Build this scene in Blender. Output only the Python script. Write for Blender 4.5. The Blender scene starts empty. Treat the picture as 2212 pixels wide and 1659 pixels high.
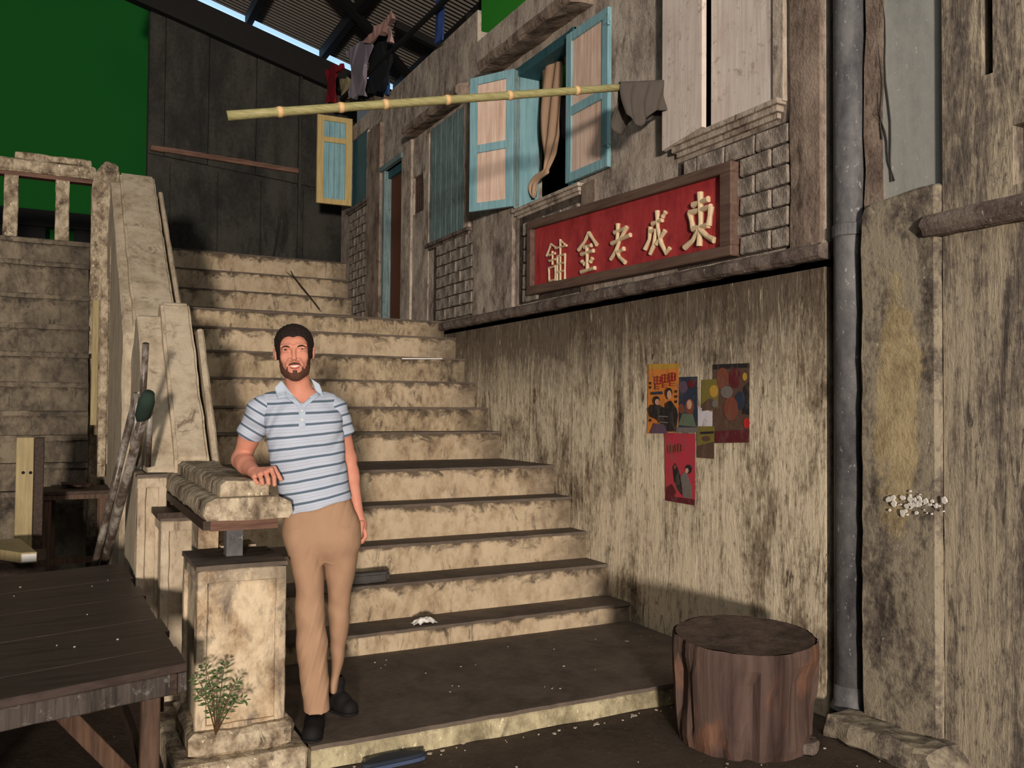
import bpy, bmesh, math, random
import numpy as np
from mathutils import Vector, Matrix, noise
random.seed(7)
SC = bpy.context.scene
COL = SC.collection
# ------------------------------------------------------------------ camera
EYE = Vector((0, 0, 1.56)); FPX = 1880.0
yaw, pitch, roll = 0.48255994, 0.02710736, 0.00815989
fwd = Vector((math.sin(yaw)*math.cos(pitch), math.cos(yaw)*math.cos(pitch), math.sin(pitch)))
rt = Vector((math.cos(yaw), -math.sin(yaw), 0)); up = rt.cross(fwd)
RT = math.cos(roll)*rt + math.sin(roll)*up
UP = -math.sin(roll)*rt + math.cos(roll)*up
cd = bpy.data.cameras.new('camera'); cam = bpy.data.objects.new('camera', cd); COL.objects.link(cam)
cd.sensor_width = 36; cd.lens = 36*FPX/2212; cd.clip_end = 200
cam.matrix_world = Matrix(((RT.x, UP.x, -fwd.x, EYE.x), (RT.y, UP.y, -fwd.y, EYE.y), (RT.z, UP.z, -fwd.z, EYE.z), (0, 0, 0, 1)))
SC.camera = cam
# ------------------------------------------------------------------ world, lamps, exposure
w = bpy.data.worlds.new('stage_air'); SC.world = w; w.use_nodes = True
w.node_tree.nodes['Background'].inputs[0].default_value = (0.80, 0.90, 1.0, 1)
w.node_tree.nodes['Background'].inputs[1].default_value = 0.075
SC.view_settings.view_transform = 'Standard'; SC.view_settings.look = 'None'
SC.view_settings.exposure = 0.0; SC.view_settings.gamma = 1; SC.view_settings.use_curve_mapping = False
def area(name, loc, target, size, power, col):
    l = bpy.data.lights.new(name, 'AREA'); l.shape = 'DISK'; l.size = size; l.energy = power; l.color = col
    o = bpy.data.objects.new(name, l); COL.objects.link(o); o.location = loc
    d = Vector(target)-Vector(loc); o.rotation_euler = d.to_track_quat('-Z', 'Y').to_euler()
    return o
area('stage_lamp', (-4.9, -14.0, 1.7), (2.2, 6.5, 2.0), 1.3, 3500, (1.0, 0.86, 0.74))
area('overhead_fill', (0.4, -2.5, 7.5), (1.6, 6.0, 0.5), 3.5, 160, (1.0, 0.93, 0.86))  # soft fill added out of view, softens shade and lifts the treads

# ------------------------------------------------------------------ helpers
def at(x, y, ax, v):
    """the point where the sight line through photo pixel x, y meets the plane ax = v"""
    d = RT*((x-1106)/FPX) + UP*(-(y-829.5)/FPX) + fwd
    i = 'XYZ'.index(ax); t = (v-EYE[i])/d[i]
    return EYE + d*t
ORG = {}
def tag(o, label=None, cat=None, group=None, kind=None):
    if label: o['label'] = label
    if cat: o['category'] = cat
    if group: o['group'] = group
    if kind: o['kind'] = kind
    return o
def thing(name, label, cat, loc=(0, 0, 0), group=None, kind=None):
    o = bpy.data.objects.new(name, None); COL.objects.link(o); o.location = loc; o.empty_display_size = .1
    ORG[o.name] = Vector(loc); return tag(o, label, cat, group, kind)
class G:
    def __init__(s): s.v = []; s.f = []
    def add(s, v, f):
        n = len(s.v); s.v += [tuple(p) for p in v]; s.f += [tuple(i+n for i in q) for q in f]; return s
    def box(s, x0, x1, y0, y1, z0, z1):
        return s.add([(x0,y0,z0),(x1,y0,z0),(x1,y1,z0),(x0,y1,z0),(x0,y0,z1),(x1,y0,z1),(x1,y1,z1),(x0,y1,z1)],
                     [(0,3,2,1),(4,5,6,7),(0,1,5,4),(1,2,6,5),(2,3,7,6),(3,0,4,7)])
    def prism(s, pts, axis, a, b):
        """polygon pts in the two other axes, extruded along axis from a to b"""
        n = len(pts)
        def mk(p, t):
            return {'X': (t, p[0], p[1]), 'Y': (p[0], t, p[1]), 'Z': (p[0], p[1], t)}[axis]
        v = [mk(p, a) for p in pts]+[mk(p, b) for p in pts]
        f = [tuple(range(n))[::-1], tuple(range(n, 2*n))]+[(i, (i+1) % n, n+(i+1) % n, n+i) for i in range(n)]
        return s.add(v, f)
    def beam(s, a, b, wd, ht, upv=(0, 0, 1)):
        a = Vector(a); b = Vector(b); d = (b-a).normalized(); u = Vector(upv)
        sd = d.cross(u)
        if sd.length < 1e-4: sd = d.cross(Vector((1, 0, 0)))
        sd.normalize(); u = sd.cross(d).normalized()
        v = [p+sd*(i*wd/2)+u*(j*ht/2) for p in (a, b) for i, j in ((-1,-1),(1,-1),(1,1),(-1,1))]
        return s.add(v, [(0,1,2,3),(7,6,5,4),(0,4,5,1),(1,5,6,2),(2,6,7,3),(3,7,4,0)])
    def tube(s, pts, r, n=10, flat=None, cap=True):
        pts = [Vector(p) for p in pts]
        if not hasattr(r, '__len__'): r = [r]*len(pts)
        vs = []; fs = []; ref = None
        for i, p in enumerate(pts):
            d = (pts[min(i+1, len(pts)-1)]-pts[max(i-1, 0)]).normalized()
            if ref is None: ref = Vector((0, 0, 1)) if abs(d.z) < .9 else Vector((1, 0, 0))
            sd = d.cross(ref).normalized(); ref = sd.cross(d).normalized()
            for k in range(n):
                a = 2*math.pi*k/n; q = sd*math.cos(a)*r[i]+ref*math.sin(a)*r[i]
                if flat: q = Vector((q.x*flat[0], q.y*flat[1], q.z*flat[2]))
                vs.append(p+q)
        m = len(pts)
        for i in range(m-1):
            for k in range(n):
                fs.append((i*n+k, i*n+(k+1) % n, (i+1)*n+(k+1) % n, (i+1)*n+k))
        if cap: fs += [tuple(range(n))[::-1], tuple(range((m-1)*n, m*n))]
        return s.add(vs, fs)
    def lathe(s, cx, cy, prof, n=32):
        vs = [(cx+r*math.cos(2*math.pi*k/n), cy+r*math.sin(2*math.pi*k/n), z) for r, z in prof for k in range(n)]
        fs = [(i*n+k, i*n+(k+1) % n, (i+1)*n+(k+1) % n, (i+1)*n+k) for i in range(len(prof)-1) for k in range(n)]
        fs += [tuple(range(n))[::-1], tuple(range((len(prof)-1)*n, len(prof)*n))]
        return s.add(vs, fs)
def obj(name, g, mat, parent=None, bevel=0, rough=0, cell=.06, smooth=False, label=None, loc=None, seg=1, nscale=9):
    """one mesh object from world-space geometry; rough > 0 cuts it up and jitters it like chipped plaster"""
    org = Vector(loc) if loc is not None else (ORG[parent.name] if parent else Vector((0, 0, 0)))
    bm = bmesh.new()
    vs = [bm.verts.new(Vector(p)-org) for p in g.v]
    for q in g.f:
        try: bm.faces.new([vs[i] for i in q])
        except ValueError: pass
    bmesh.ops.recalc_face_normals(bm, faces=bm.faces)
    if bevel: bmesh.ops.bevel(bm, geom=list(bm.edges), offset=bevel, segments=seg, affect='EDGES', clamp_overlap=True)
    if rough:
        for _ in range(9):
            es = [e for e in bm.edges if e.calc_length() > cell*1.6]
            if not es or len(bm.verts) > 14000: break
            bmesh.ops.subdivide_edges(bm, edges=es, cuts=1, use_grid_fill=True)
        bmesh.ops.triangulate(bm, faces=[f for f in bm.faces if len(f.verts) > 4])
        bm.normal_update()
        mv = []
        for v in bm.verts:
            p = (v.co+org)*nscale
            n1 = noise.noise(p)+.6*noise.noise(p*2.7)+.35*noise.noise(p*6.1)
            sharp = 1.0
            ns = [f.normal for f in v.link_faces]
            if len(ns) > 1 and min(a.dot(ns[0]) for a in ns) < .7: sharp = 1.9
            mv.append(v.normal*(n1-.25*(sharp > 1))*rough*sharp)
        for v, d in zip(bm.verts, mv): v.co += d
    me = bpy.data.meshes.new(name); bm.to_mesh(me); bm.free()
    if smooth:
        for p in me.polygons: p.use_smooth = True
    me.materials.append(mat)
    o = bpy.data.objects.new(name, me); COL.objects.link(o)
    if parent: o.parent = parent
    if loc is not None and parent is not None: o.location = org-ORG[parent.name]
    elif loc is not None: o.location = org
    ORG[o.name] = org
    if label: o['label'] = label
    return o
def dup(o, parent, loc, rot=(0, 0, 0)):
    c = o.copy(); COL.objects.link(c); c.parent = parent; c.location = loc; c.rotation_euler = rot
    ORG[c.name] = Vector(loc)+(ORG[parent.name] if parent else Vector((0, 0, 0)))
    return c

# ------------------------------------------------------------------ materials
class NT:
    def __init__(s, name, rough=.85):
        s.m = bpy.data.materials.new(name); s.m.use_nodes = True; s.t = s.m.node_tree
        s.b = s.t.nodes['Principled BSDF']; s.b.inputs['Roughness'].default_value = rough
        s.b.inputs['Specular IOR Level'].default_value = .25
        s.co = s.n('ShaderNodeTexCoord')
    def n(s, t, **k):
        q = s.t.nodes.new(t)
        for a, v in k.items(): setattr(q, a, v)
        return q
    def l(s, a, b): s.t.links.new(a, b)
    def noise(s, scale, sc=(1, 1, 1), det=4, rgh=.6, dist=0, off=(0, 0, 0), src='Object'):
        mp = s.n('ShaderNodeMapping'); mp.inputs['Scale'].default_value = sc; mp.inputs['Location'].default_value = off
        s.l(s.co.outputs[src], mp.inputs[0])
        q = s.n('ShaderNodeTexNoise'); q.inputs['Scale'].default_value = scale; q.inputs['Detail'].default_value = det
        q.inputs['Roughness'].default_value = rgh; q.inputs['Distortion'].default_value = dist
        s.l(mp.outputs[0], q.inputs['Vector']); return q.outputs['Fac']
    def ramp(s, fac, stops, interp='LINEAR'):
        r = s.n('ShaderNodeValToRGB'); r.color_ramp.interpolation = interp; e = r.color_ramp.elements
        while len(e) < len(stops): e.new(.5)
        for q, (p, c) in zip(e, stops):
            q.position = p; q.color = tuple(c)+(1,) if hasattr(c, '__len__') else (c, c, c, 1)
        s.l(fac, r.inputs[0]); return r.outputs[0]
    def mix(s, fac, a, b, mode='MIX'):
        q = s.n('ShaderNodeMix', data_type='RGBA', blend_type=mode)
        for i, v in ((0, fac), (6, a), (7, b)):
            if hasattr(v, 'is_linked') or hasattr(v, 'links'): s.l(v, q.inputs[i])
            elif i == 0: q.inputs[0].default_value = v
            else: q.inputs[i].default_value = tuple(v)+(1,)
        return q.outputs[2]
    def math(s, op, a, b=0):
        q = s.n('ShaderNodeMath', operation=op)
        for i, v in ((0, a), (1, b)):
            if hasattr(v, 'links'): s.l(v, q.inputs[i])
            else: q.inputs[i].default_value = v
        return q.outputs[0]
    def axis(s, ax, src='Object'):
        q = s.n('ShaderNodeSeparateXYZ'); s.l(s.co.outputs[src], q.inputs[0]); return q.outputs[ax]
    def done(s, col, height=None, bump=.4, dist=.02):
        if hasattr(col, 'links'): s.l(col, s.b.inputs['Base Color'])
        else: s.b.inputs['Base Color'].default_value = tuple(col)+(1,)
        if height is not None:
            q = s.n('ShaderNodeBump'); q.inputs['Strength'].default_value = bump; q.inputs['Distance'].default_value = dist
            s.l(height, q.inputs['Height']); s.l(q.outputs[0], s.b.inputs['Normal'])
        return s.m
def S(r, g, b):
    f = lambda c: ((c/255+.055)/1.055)**2.4 if c > 10 else c/255/12.92
    return (f(r), f(g), f(b))
def plain(name, col, rough=.8, var=.25, sc=14):
    t = NT(name, rough); n = t.noise(sc, det=3)
    return t.done(t.mix(n, tuple(c*(1-var) for c in col), tuple(min(1, c*(1+var)) for c in col)), n, .15, .01)
def stone(name, dark, mid, light, vert=.16, sc=5, drip=.5, dripcol=None, tops=0, streak=9, spots=0, bump=.5, grad=None, rough=.9, cover=.5, zs=0):
    """weathered scenic plaster: blotches, vertical runs of dirt, an optional grimy upper edge"""
    t = NT(name, rough)
    A = t.noise(streak, (1, 1, vert), 6, .62, .5)
    B = t.noise(sc, (1, 1, .55), 6, .66, .4, (3, 7, 1))
    C2 = t.noise(24, (1, 1, .8), 5, .7, .2, (7, 2, 1))
    Cn = t.noise(70, det=3, off=(9, 2, 5))
    f = t.math('ADD', t.math('ADD', t.math('MULTIPLY', A, .36), t.math('MULTIPLY', B, .42)), t.math('MULTIPLY', C2, .22))
    col = t.ramp(f, [(cover-.11, dark), (cover-.03, mid), (cover+.06, light), (cover+.16, tuple(min(1, c*1.12) for c in light))])
    dc = dripcol or tuple(c*.55 for c in dark)
    if drip:
        D = t.noise(streak*1.5, (1, 1, vert*.7), 7, .72, 1.2, (1, 4, 8))
        dm = t.ramp(D, [(.58-drip*.12, 0), (.68-drip*.08, .85)])
        E = t.noise(sc*.7, (1, 1, .7), 5, .65, .3, (5, 5, 5)); em = t.ramp(E, [(.42, 0), (.60, 1)])
        col = t.mix(t.math('MULTIPLY', dm, em), col, dc)
    if tops:
        z = t.axis(2, 'Generated'); N = t.noise(7, (1, 1, 1.3), 7, .68, .6, (2, 2, 2))
        k = t.math('ADD', z, t.math('MULTIPLY', t.math('SUBTRACT', N, .5), 1.5))
        col = t.mix(t.math('MULTIPLY', t.ramp(k, [(.78, 0), (1.0, .9)]), tops), col, dc)
        x = t.axis(0, 'Generated')
        k2 = t.math('ADD', x, t.math('MULTIPLY', t.math('SUBTRACT', N, .5), .28))
        col = t.mix(t.math('MULTIPLY', t.ramp(k2, [(.84, 0), (.99, .9)]), tops*.8), col, dc)
    if grad:
        ax, lo, hi, c = grad
        mr = t.n('ShaderNodeMapRange'); mr.inputs[1].default_value = lo; mr.inputs[2].default_value = hi
        t.l(t.axis(ax), mr.inputs[0])
        N = t.noise(3.2, (1, 1, .35), 6, .65, .5, (6, 1, 1))
        k = t.math('ADD', mr.outputs[0], t.math('MULTIPLY', t.math('SUBTRACT', N, .5), 1.6))
        col = t.mix(t.ramp(k, [(.32, 0), (.66, .9)]), col, c)
    if spots:
        W = t.noise(38, (1, 1, .6), 4, .7, 0, (4, 1, 3))
        col = t.mix(t.ramp(W, [(.66-.03*spots, 0), (.69-.03*spots, .8)]), col, tuple(min(1, c*1.6+.12) for c in light))
    h = t.math('ADD', t.math('MULTIPLY', f, 1.0), t.math('MULTIPLY', Cn, .25))
    return t.done(col, h, bump, .03)
def planks(name, c1, c2, grain_axis=1, sc=3, bump=.3, rough=.6, wear=None):
    s = [14, 14, 14]; s[grain_axis] = .9
    t = NT(name, rough); A = t.noise(sc, tuple(s), 6, .6, .6); B = t.noise(4, off=(3, 3, 3))
    col = t.ramp(t.math('ADD', t.math('MULTIPLY', A, .7), t.math('MULTIPLY', B, .3)), [(.36, c1), (.62, c2)])
    if wear:
        Wn = t.noise(16, (1, 1, 1), 6, .75, .5, (8, 1, 2)); col = t.mix(t.ramp(Wn, [(.56, 0), (.66, .85)]), col, wear)
    return t.done(col, A, bump, .01)

def pier_mat():
    t = NT('pier_plaster', .9)
    A = t.noise(7, (1, 1, .35), 6, .66, .4); B = t.noise(4, (1, 1, .7), 6, .7, .3, (3, 1, 2)); C2 = t.noise(26, det=5, rgh=.7)
    f = t.math('ADD', t.math('ADD', t.math('MULTIPLY', A, .35), t.math('MULTIPLY', B, .4)), t.math('MULTIPLY', C2, .25))
    col = t.ramp(f, [(.40, S(72,64,58)), (.46, S(112,103,92)), (.53, S(158,148,128))])
    y = t.axis(1); z = t.axis(2)          # ochre plaster bared over the upper middle of the face, local axes
    dy = t.math('DIVIDE', t.math('SUBTRACT', y, .0), .125); dz = t.math('DIVIDE', t.math('SUBTRACT', z, 1.62), .66)
    P_ = t.noise(9, (1, 1, .8), 6, .75, .6, (2, 9, 1))
    k = t.math('ADD', t.math('ADD', t.math('MULTIPLY', dy, dy), t.math('MULTIPLY', dz, dz)), t.math('ADD', t.math('MULTIPLY', t.math('SUBTRACT', B, .5), 3.0), t.math('MULTIPLY', t.math('SUBTRACT', P_, .5), 2.4)))
    col = t.mix(t.ramp(k, [(.55, .85), (1.15, 0)]), col, t.ramp(f, [(.40, S(150,132,98)), (.56, S(198,180,138))]))
    W_ = t.noise(38, (1, 1, .6), 4, .7, 0, (4, 1, 3)); col = t.mix(t.ramp(W_, [(.66, 0), (.70, .8)]), col, S(200,196,186))
    return t.done(col, f, .8, .03)
def runs_mat(name, dark, mid, light, crack, band=6., fine=30., grad=None, cover=.5, bands=.5):
    """scenic wall painted in long vertical runs with pitted, cracked relief"""
    t = NT(name, .9)
    A = t.noise(band, (1, 1, .10), 6, .66, 1.1); A2 = t.noise(fine, (1, 1, .12), 5, .68, 1.3, (3, 1, 2))
    B = t.noise(2.6, (1, 1, .6), 6, .68, .4, (1, 5, 2)); P = t.noise(34, (1, 1, .55), 6, .72, .4, (5, 2, 2))
    f = t.math('ADD', t.math('ADD', t.math('MULTIPLY', A, .34*bands*2), t.math('MULTIPLY', A2, .12)), t.math('MULTIPLY', B, .54-.34*(bands*2-1)))
    f = t.math('ADD', f, t.math('MULTIPLY', t.math('SUBTRACT', P, .5), .26))
    col = t.ramp(f, [(cover-.10, dark), (cover-.025, mid), (cover+.05, light), (cover+.13, tuple(min(1, c*1.15) for c in light))])
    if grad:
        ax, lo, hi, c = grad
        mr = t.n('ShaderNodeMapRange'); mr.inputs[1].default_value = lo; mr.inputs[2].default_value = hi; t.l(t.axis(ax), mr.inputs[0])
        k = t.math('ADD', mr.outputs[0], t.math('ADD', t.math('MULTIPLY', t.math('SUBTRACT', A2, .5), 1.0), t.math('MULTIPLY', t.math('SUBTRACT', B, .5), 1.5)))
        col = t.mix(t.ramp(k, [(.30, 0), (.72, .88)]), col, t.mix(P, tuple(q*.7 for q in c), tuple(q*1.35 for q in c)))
    D = t.noise(fine*.45, (1, 1, .14), 7, .78, 2.2, (8, 8, 1)); E = t.noise(3.4, (1, 1, .5), 5, .65, .3, (5, 5, 5))
    dm = t.math('MULTIPLY', t.ramp(D, [(.545, 0), (.61, .85)]), t.ramp(E, [(.44, .05), (.58, 1)])); col = t.mix(dm, col, crack)
    pit = t.ramp(P, [(.30, 1), (.38, 0)]); col = t.mix(t.math('MULTIPLY', pit, .75), col, crack)
    hi_ = t.math('MULTIPLY', t.ramp(A2, [(.57, 0), (.66, .75)]), t.ramp(E, [(.30, 1), (.55, .2)])); col = t.mix(hi_, col, tuple(min(1, c*1.22) for c in light))
    h = t.math('ADD', t.math('ADD', t.math('MULTIPLY', A2, .8), t.math('MULTIPLY', P, .5)), t.math('MULTIPLY', dm, -.25))
    return t.done(col, h, .45, .025)
def print_mat(name, col, var):
    t = NT(name, .8); A = t.noise(22, (1, 1, .5), 6, .75, .4); B = t.noise(60, det=4, rgh=.7)
    c = t.mix(B, tuple(q*(1-var*.7) for q in col), tuple(min(1, q*(1+var*.7)+.01) for q in col))
    return t.done(t.mix(t.ramp(A, [(.50, 0), (.66, .55)]), c, S(112, 98, 82)), A, .15, .004)
M = {}
M['ground'] = stone('ground_concrete', S(64,55,48), S(80,69,60), S(92,80,69), vert=1, sc=2, streak=3, drip=0, bump=.25, spots=.5)
M['tread'] = stone('tread_paint', S(84,75,68), S(98,88,79), S(110,99,88), vert=1, sc=3, streak=6, drip=0, bump=.2)
M['riser'] = stone('riser_plaster', S(124,106,86), S(172,152,124), S(196,178,150), vert=.5, sc=4, drip=.45, dripcol=S(76,66,56), tops=.95, streak=9, bump=.3, cover=.47)
M['riser2'] = stone('riser_plaster_stained', S(98,84,68), S(158,140,114), S(188,170,140), vert=.5, sc=5, drip=.7, dripcol=S(66,58,50), tops=.95, streak=12, bump=.3, cover=.49)
M['kerb'] = stone('kerb_plaster', S(100,92,76), S(150,140,112), S(196,186,152), vert=.6, sc=6, drip=.4, dripcol=S(70,66,60), streak=8, spots=.6, cover=.5)
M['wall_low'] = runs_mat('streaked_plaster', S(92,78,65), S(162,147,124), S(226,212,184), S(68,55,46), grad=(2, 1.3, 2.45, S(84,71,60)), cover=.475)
M['wall_up'] = stone('grey_plaster', S(104,92,84), S(154,141,130), S(192,180,166), vert=.4, sc=3, drip=.6, dripcol=S(84,70,62), streak=8, bump=.6, cover=.49)
M['wall_mid'] = stone('pale_plaster_strip', S(118,106,96), S(170,156,142), S(200,188,174), vert=.4, sc=4, drip=.5, dripcol=S(84,72,64), streak=9, bump=.5)
M['wall_brown'] = stone('brown_plaster_strip', S(88,74,66), S(128,112,100), S(156,140,126), vert=.5, sc=4, drip=.5, dripcol=S(68,56,48), streak=7, bump=.6)
M['ledge'] = stone('ledge_plaster', S(66,56,52), S(100,88,82), S(128,116,106), vert=1, sc=6, drip=0, streak=9, spots=1.2, bump=.5)
M['brick'] = stone('grey_brick', S(96,88,80), S(134,124,114), S(164,154,142), vert=1, sc=9, drip=0, streak=18, spots=1.3, bump=.8)
M['mortar'] = stone('dark_mortar', S(52,44,40), S(72,62,56), S(92,82,74), vert=1, sc=9, drip=0, streak=18, spots=.4, bump=.6)
M['back'] = stone('dark_board_wall', S(38,39,37), S(50,50,47), S(66,65,60), vert=.3, sc=1.6, drip=.3, dripcol=S(30,30,29), streak=3, bump=.2)
M['beige'] = stone('beige_plaster', S(136,120,100), S(180,164,140), S(202,188,164), vert=.5, sc=3.5, drip=.4, dripcol=S(108,92,76), streak=6, bump=.35, cover=.46)
M['beige_worn'] = stone('worn_beige_plaster', S(84,74,64), S(152,136,114), S(204,190,164), vert=.8, sc=7, drip=.7, dripcol=S(78,68,58), streak=11, bump=.8, spots=.8, cover=.5)
M['pedestal'] = stone('pedestal_plaster', S(104,78,58), S(180,158,128), S(218,200,170), vert=.7, sc=5, drip=.7, dripcol=S(92,84,80), streak=6, bump=.4, tops=.55, cover=.47)
M['tier'] = stone('tier_plaster', S(76,70,62), S(112,102,88), S(140,129,110), vert=.6, sc=4, drip=.5, dripcol=S(50,46,42), tops=.7, streak=8, bump=.4)
M['pier'] = pier_mat()
M['wall_far'] = runs_mat('right_wall_plaster', S(84,78,74), S(126,116,104), S(176,164,142), S(66,60,58), band=5, bands=.75, cover=.50)
M['pipe'] = stone('grey_pipe_paint', S(72,72,74), S(92,92,94), S(112,112,112), vert=.25, sc=5, drip=0, streak=9, spots=.9, bump=.15, rough=.55)
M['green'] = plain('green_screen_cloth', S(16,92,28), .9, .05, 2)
M['green_b'] = plain('green_screen_cloth_lit', S(52,150,44), .9, .05, 2)  # same screen cloth, its stronger light put into a lighter green
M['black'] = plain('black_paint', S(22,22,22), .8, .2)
M['black_steel'] = plain('black_steel', S(28,27,27), .7, .2)
M['dkwood'] = planks('dark_wood', S(44,33,28), S(76,60,50), 1, wear=None)
M['table_top'] = planks('dark_table_planks', S(58,48,44), S(80,68,62), 0, 2.2, .25, .5)
M['table_wood'] = planks('worn_table_wood', S(50,44,42), S(92,84,78), 2, 3, .4, .6, wear=S(124,122,118))
M['leg_wood'] = planks('brown_leg_wood', S(60,44,36), S(104,80,64), 2, 3)
M['redwood'] = planks('reddish_trim_wood', S(84,56,46), S(128,96,80), 0, 3)
M['frame_brown'] = planks('brown_sign_frame', S(88,68,60), S(118,96,84), 1, 2)
M['red'] = stone('red_sign_paint', S(148,50,54), S(172,58,62), S(186,68,70), vert=.2, sc=3, drip=.3, dripcol=S(120,40,46), streak=9, bump=.15, rough=.6)
M['gilt'] = plain('cream_letter_paint', S(218,196,160), .6, .12, 30)
M['teal'] = planks('teal_paint', S(112,156,166), S(146,188,196), 2, 2.5, .15, .5)
M['teal_d'] = planks('faded_teal_boards', S(86,108,110), S(134,156,158), 2, 4, .4, .7, wear=S(100,96,90))
M['teal_dk'] = planks('dark_teal_paint', S(44,84,94), S(62,104,112), 2, 3, .15, .6)
M['cream'] = planks('cream_panel_boards', S(206,172,152), S(236,212,194), 2, 2.5, .2, .6)
M['cream_w'] = planks('white_washed_boards', S(206,192,182), S(232,222,212), 2, 2, .2, .7, wear=S(178,160,148))
M['yellow'] = planks('yellow_paint', S(178,154,98), S(206,184,128), 2, 3, .2, .6)
M['doorbrown'] = plain('brown_door_paint', S(98,60,44), .7, .2, 5)
M['curtain'] = plain('tan_curtain_cloth', S(190,158,130), .9, .12, 8)
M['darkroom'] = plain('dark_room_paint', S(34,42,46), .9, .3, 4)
M['bamboo'] = NT('bamboo_skin', .45)
t = M['bamboo']; A = t.noise(9, (1.2, 14, 14), 4); M['bamboo'] = t.done(t.ramp(A, [(.35, S(142,138,92)), (.65, S(176,170,122))]), A, .1, .005)
M['bamboo_node'] = plain('bamboo_joint', S(226,188,136), .5, .1)
M['greycloth'] = plain('dark_grey_cloth', S(88,82,76), .95, .15, 12)
M['greypanel'] = stone('grey_board', S(142,144,140), S(156,158,153), S(168,169,163), vert=.2, sc=2, drip=0, streak=3, bump=.1, spots=.1)
M['wire'] = plain('grey_wire', S(66,62,58), .7)
M['steelpole'] = stone('worn_steel', S(60,50,44), S(84,74,66), S(150,144,136), vert=.1, sc=9, drip=0, streak=6, spots=0, bump=.1, rough=.3)
M['olive'] = plain('olive_cloth', S(44,60,52), .9, .2)
M['skylight'] = NT('daylight_gap'); t = M['skylight']
t.b.inputs['Emission Color'].default_value = (.42, .66, 1, 1); t.b.inputs['Emission Strength'].default_value = 1.15; M['skylight'] = t.done((.2, .3, .4))
M['corr'] = plain('corrugated_steel', S(112,106,98), .6, .15, 3)
M['paper'] = plain('white_paper', S(238,236,232), .8, .04)
M['flake'] = plain('paint_flakes', S(190,182,168), .9, .15)
M['whitepaint'] = plain('white_plaster_chip', S(226,222,212), .9, .1, 20)
M['rubber'] = plain('grey_rubber', S(74,72,70), .7, .25, 25)
M['navy'] = plain('navy_rubber', S(44,52,66), .6, .2)
M['cutwood'] = planks('pale_cut_timber', S(150,134,96), S(180,164,122), 2, 3, .2)
M['leafgreen'] = plain('fern_leaf', S(76,98,58), .7, .35, 30)
M['stem'] = plain('fern_stem', S(84,62,40), .8)

# ------------------------------------------------------------------ setting
def struct(name, g, m, **k):
    return tag(obj(name, g, m, **k), kind='structure')
W = 3.5
struct('floor', G().box(-12, 9, -18, 19, -.2, 0), M['ground'])
# the lower streaked wall and the upper facade with its openings
lw = G(); lw.prism([(3.21, 0), (8.2, 0), (8.2, 2.36), (3.21, 2.36)], 'X', W, W+.25)
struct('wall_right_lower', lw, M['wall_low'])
HOLES = [(5.66, 6.62, 3.27, 4.50), (9.42, 10.10, 2.3, 4.42), (10.72, 11.46, 4.25, 5.16), (3.56, 4.46, 3.24, 4.46), (8.79, 9.10, 3.70, 4.12)]
def grid_wall(g, ys, zs, holes, x0, x1, top):
    ys = sorted(set(ys+[h[i] for h in holes for i in (0, 1)])); zs = sorted(set(zs+[h[i] for h in holes for i in (2, 3)]))
    for a, b in zip(ys, ys[1:]):
        c = (a+b)/2; run = None; spans = []
        for z0, z1 in zip(zs, zs[1:]):
            zc = (z0+z1)/2
            free = zc < top(c) and not any(h[0] < c < h[1] and h[2] < zc < h[3] for h in holes)
            if free: spans.append([z0, z1])
        mer = []
        for s_ in spans:
            if mer and abs(mer[-1][1]-s_[0]) < 1e-6: mer[-1][1] = s_[1]
            else: mer.append(s_)
        for z0, z1 in mer: g.box(x0, x1, a, b, z0, z1)
gw = G(); grid_wall(gw, [3.21, 7.45, 11.88], [2.36, 5.05], HOLES, W, W+.25, lambda y: 5.36 if y > 7.45 else 5.05)
gw.box(W, W+.04, 7.45, 10.72, 5.16, 5.36).box(W, W+.04, 11.46, 11.88, 5.16, 5.36).box(W, W+.04, 10.72, 11.46, 5.16, 5.36)
wall_up = struct('wall_right', gw, M['wall_up'])
# raised plaster strips and pilasters on the facade
for y0, y1, z0, z1, dx, mt in ((6.64, 7.44, 2.42, 3.33, .035, 'wall_up'), (8.62, 8.78, 2.42, 4.5, .012, 'wall_mid'), (9.11, 9.40, 2.42, 4.6, .03, 'wall_mid'),
                              (10.12, 10.62, 2.42, 5.05, .05, 'wall_brown'), (3.22, 3.43, 2.42, 5.0, .03, 'wall_brown'),
                              (5.36, 5.55, 2.42, 3.25, .02, 'wall_brown'), (7.56, 7.68, 3.27, 4.53, .03, 'wall_mid'), (10.64, 10.70, 4.2, 5.1, .03, 'wall_mid')):
    struct('trim_1', G().box(W-dx, W+.02, y0, y1, z0, z1), M[mt], rough=.006, cell=.12)
led = G().prism([(W+.02, 2.335), (W-.055, 2.335), (W-.075, 2.35), (W-.075, 2.40), (W-.05, 2.42), (W+.02, 2.43)], 'Y', 3.19, 8.6)
tag(obj('trim_2', led, M['ledge'], rough=.006, cell=.09, nscale=14), kind='structure')
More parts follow.
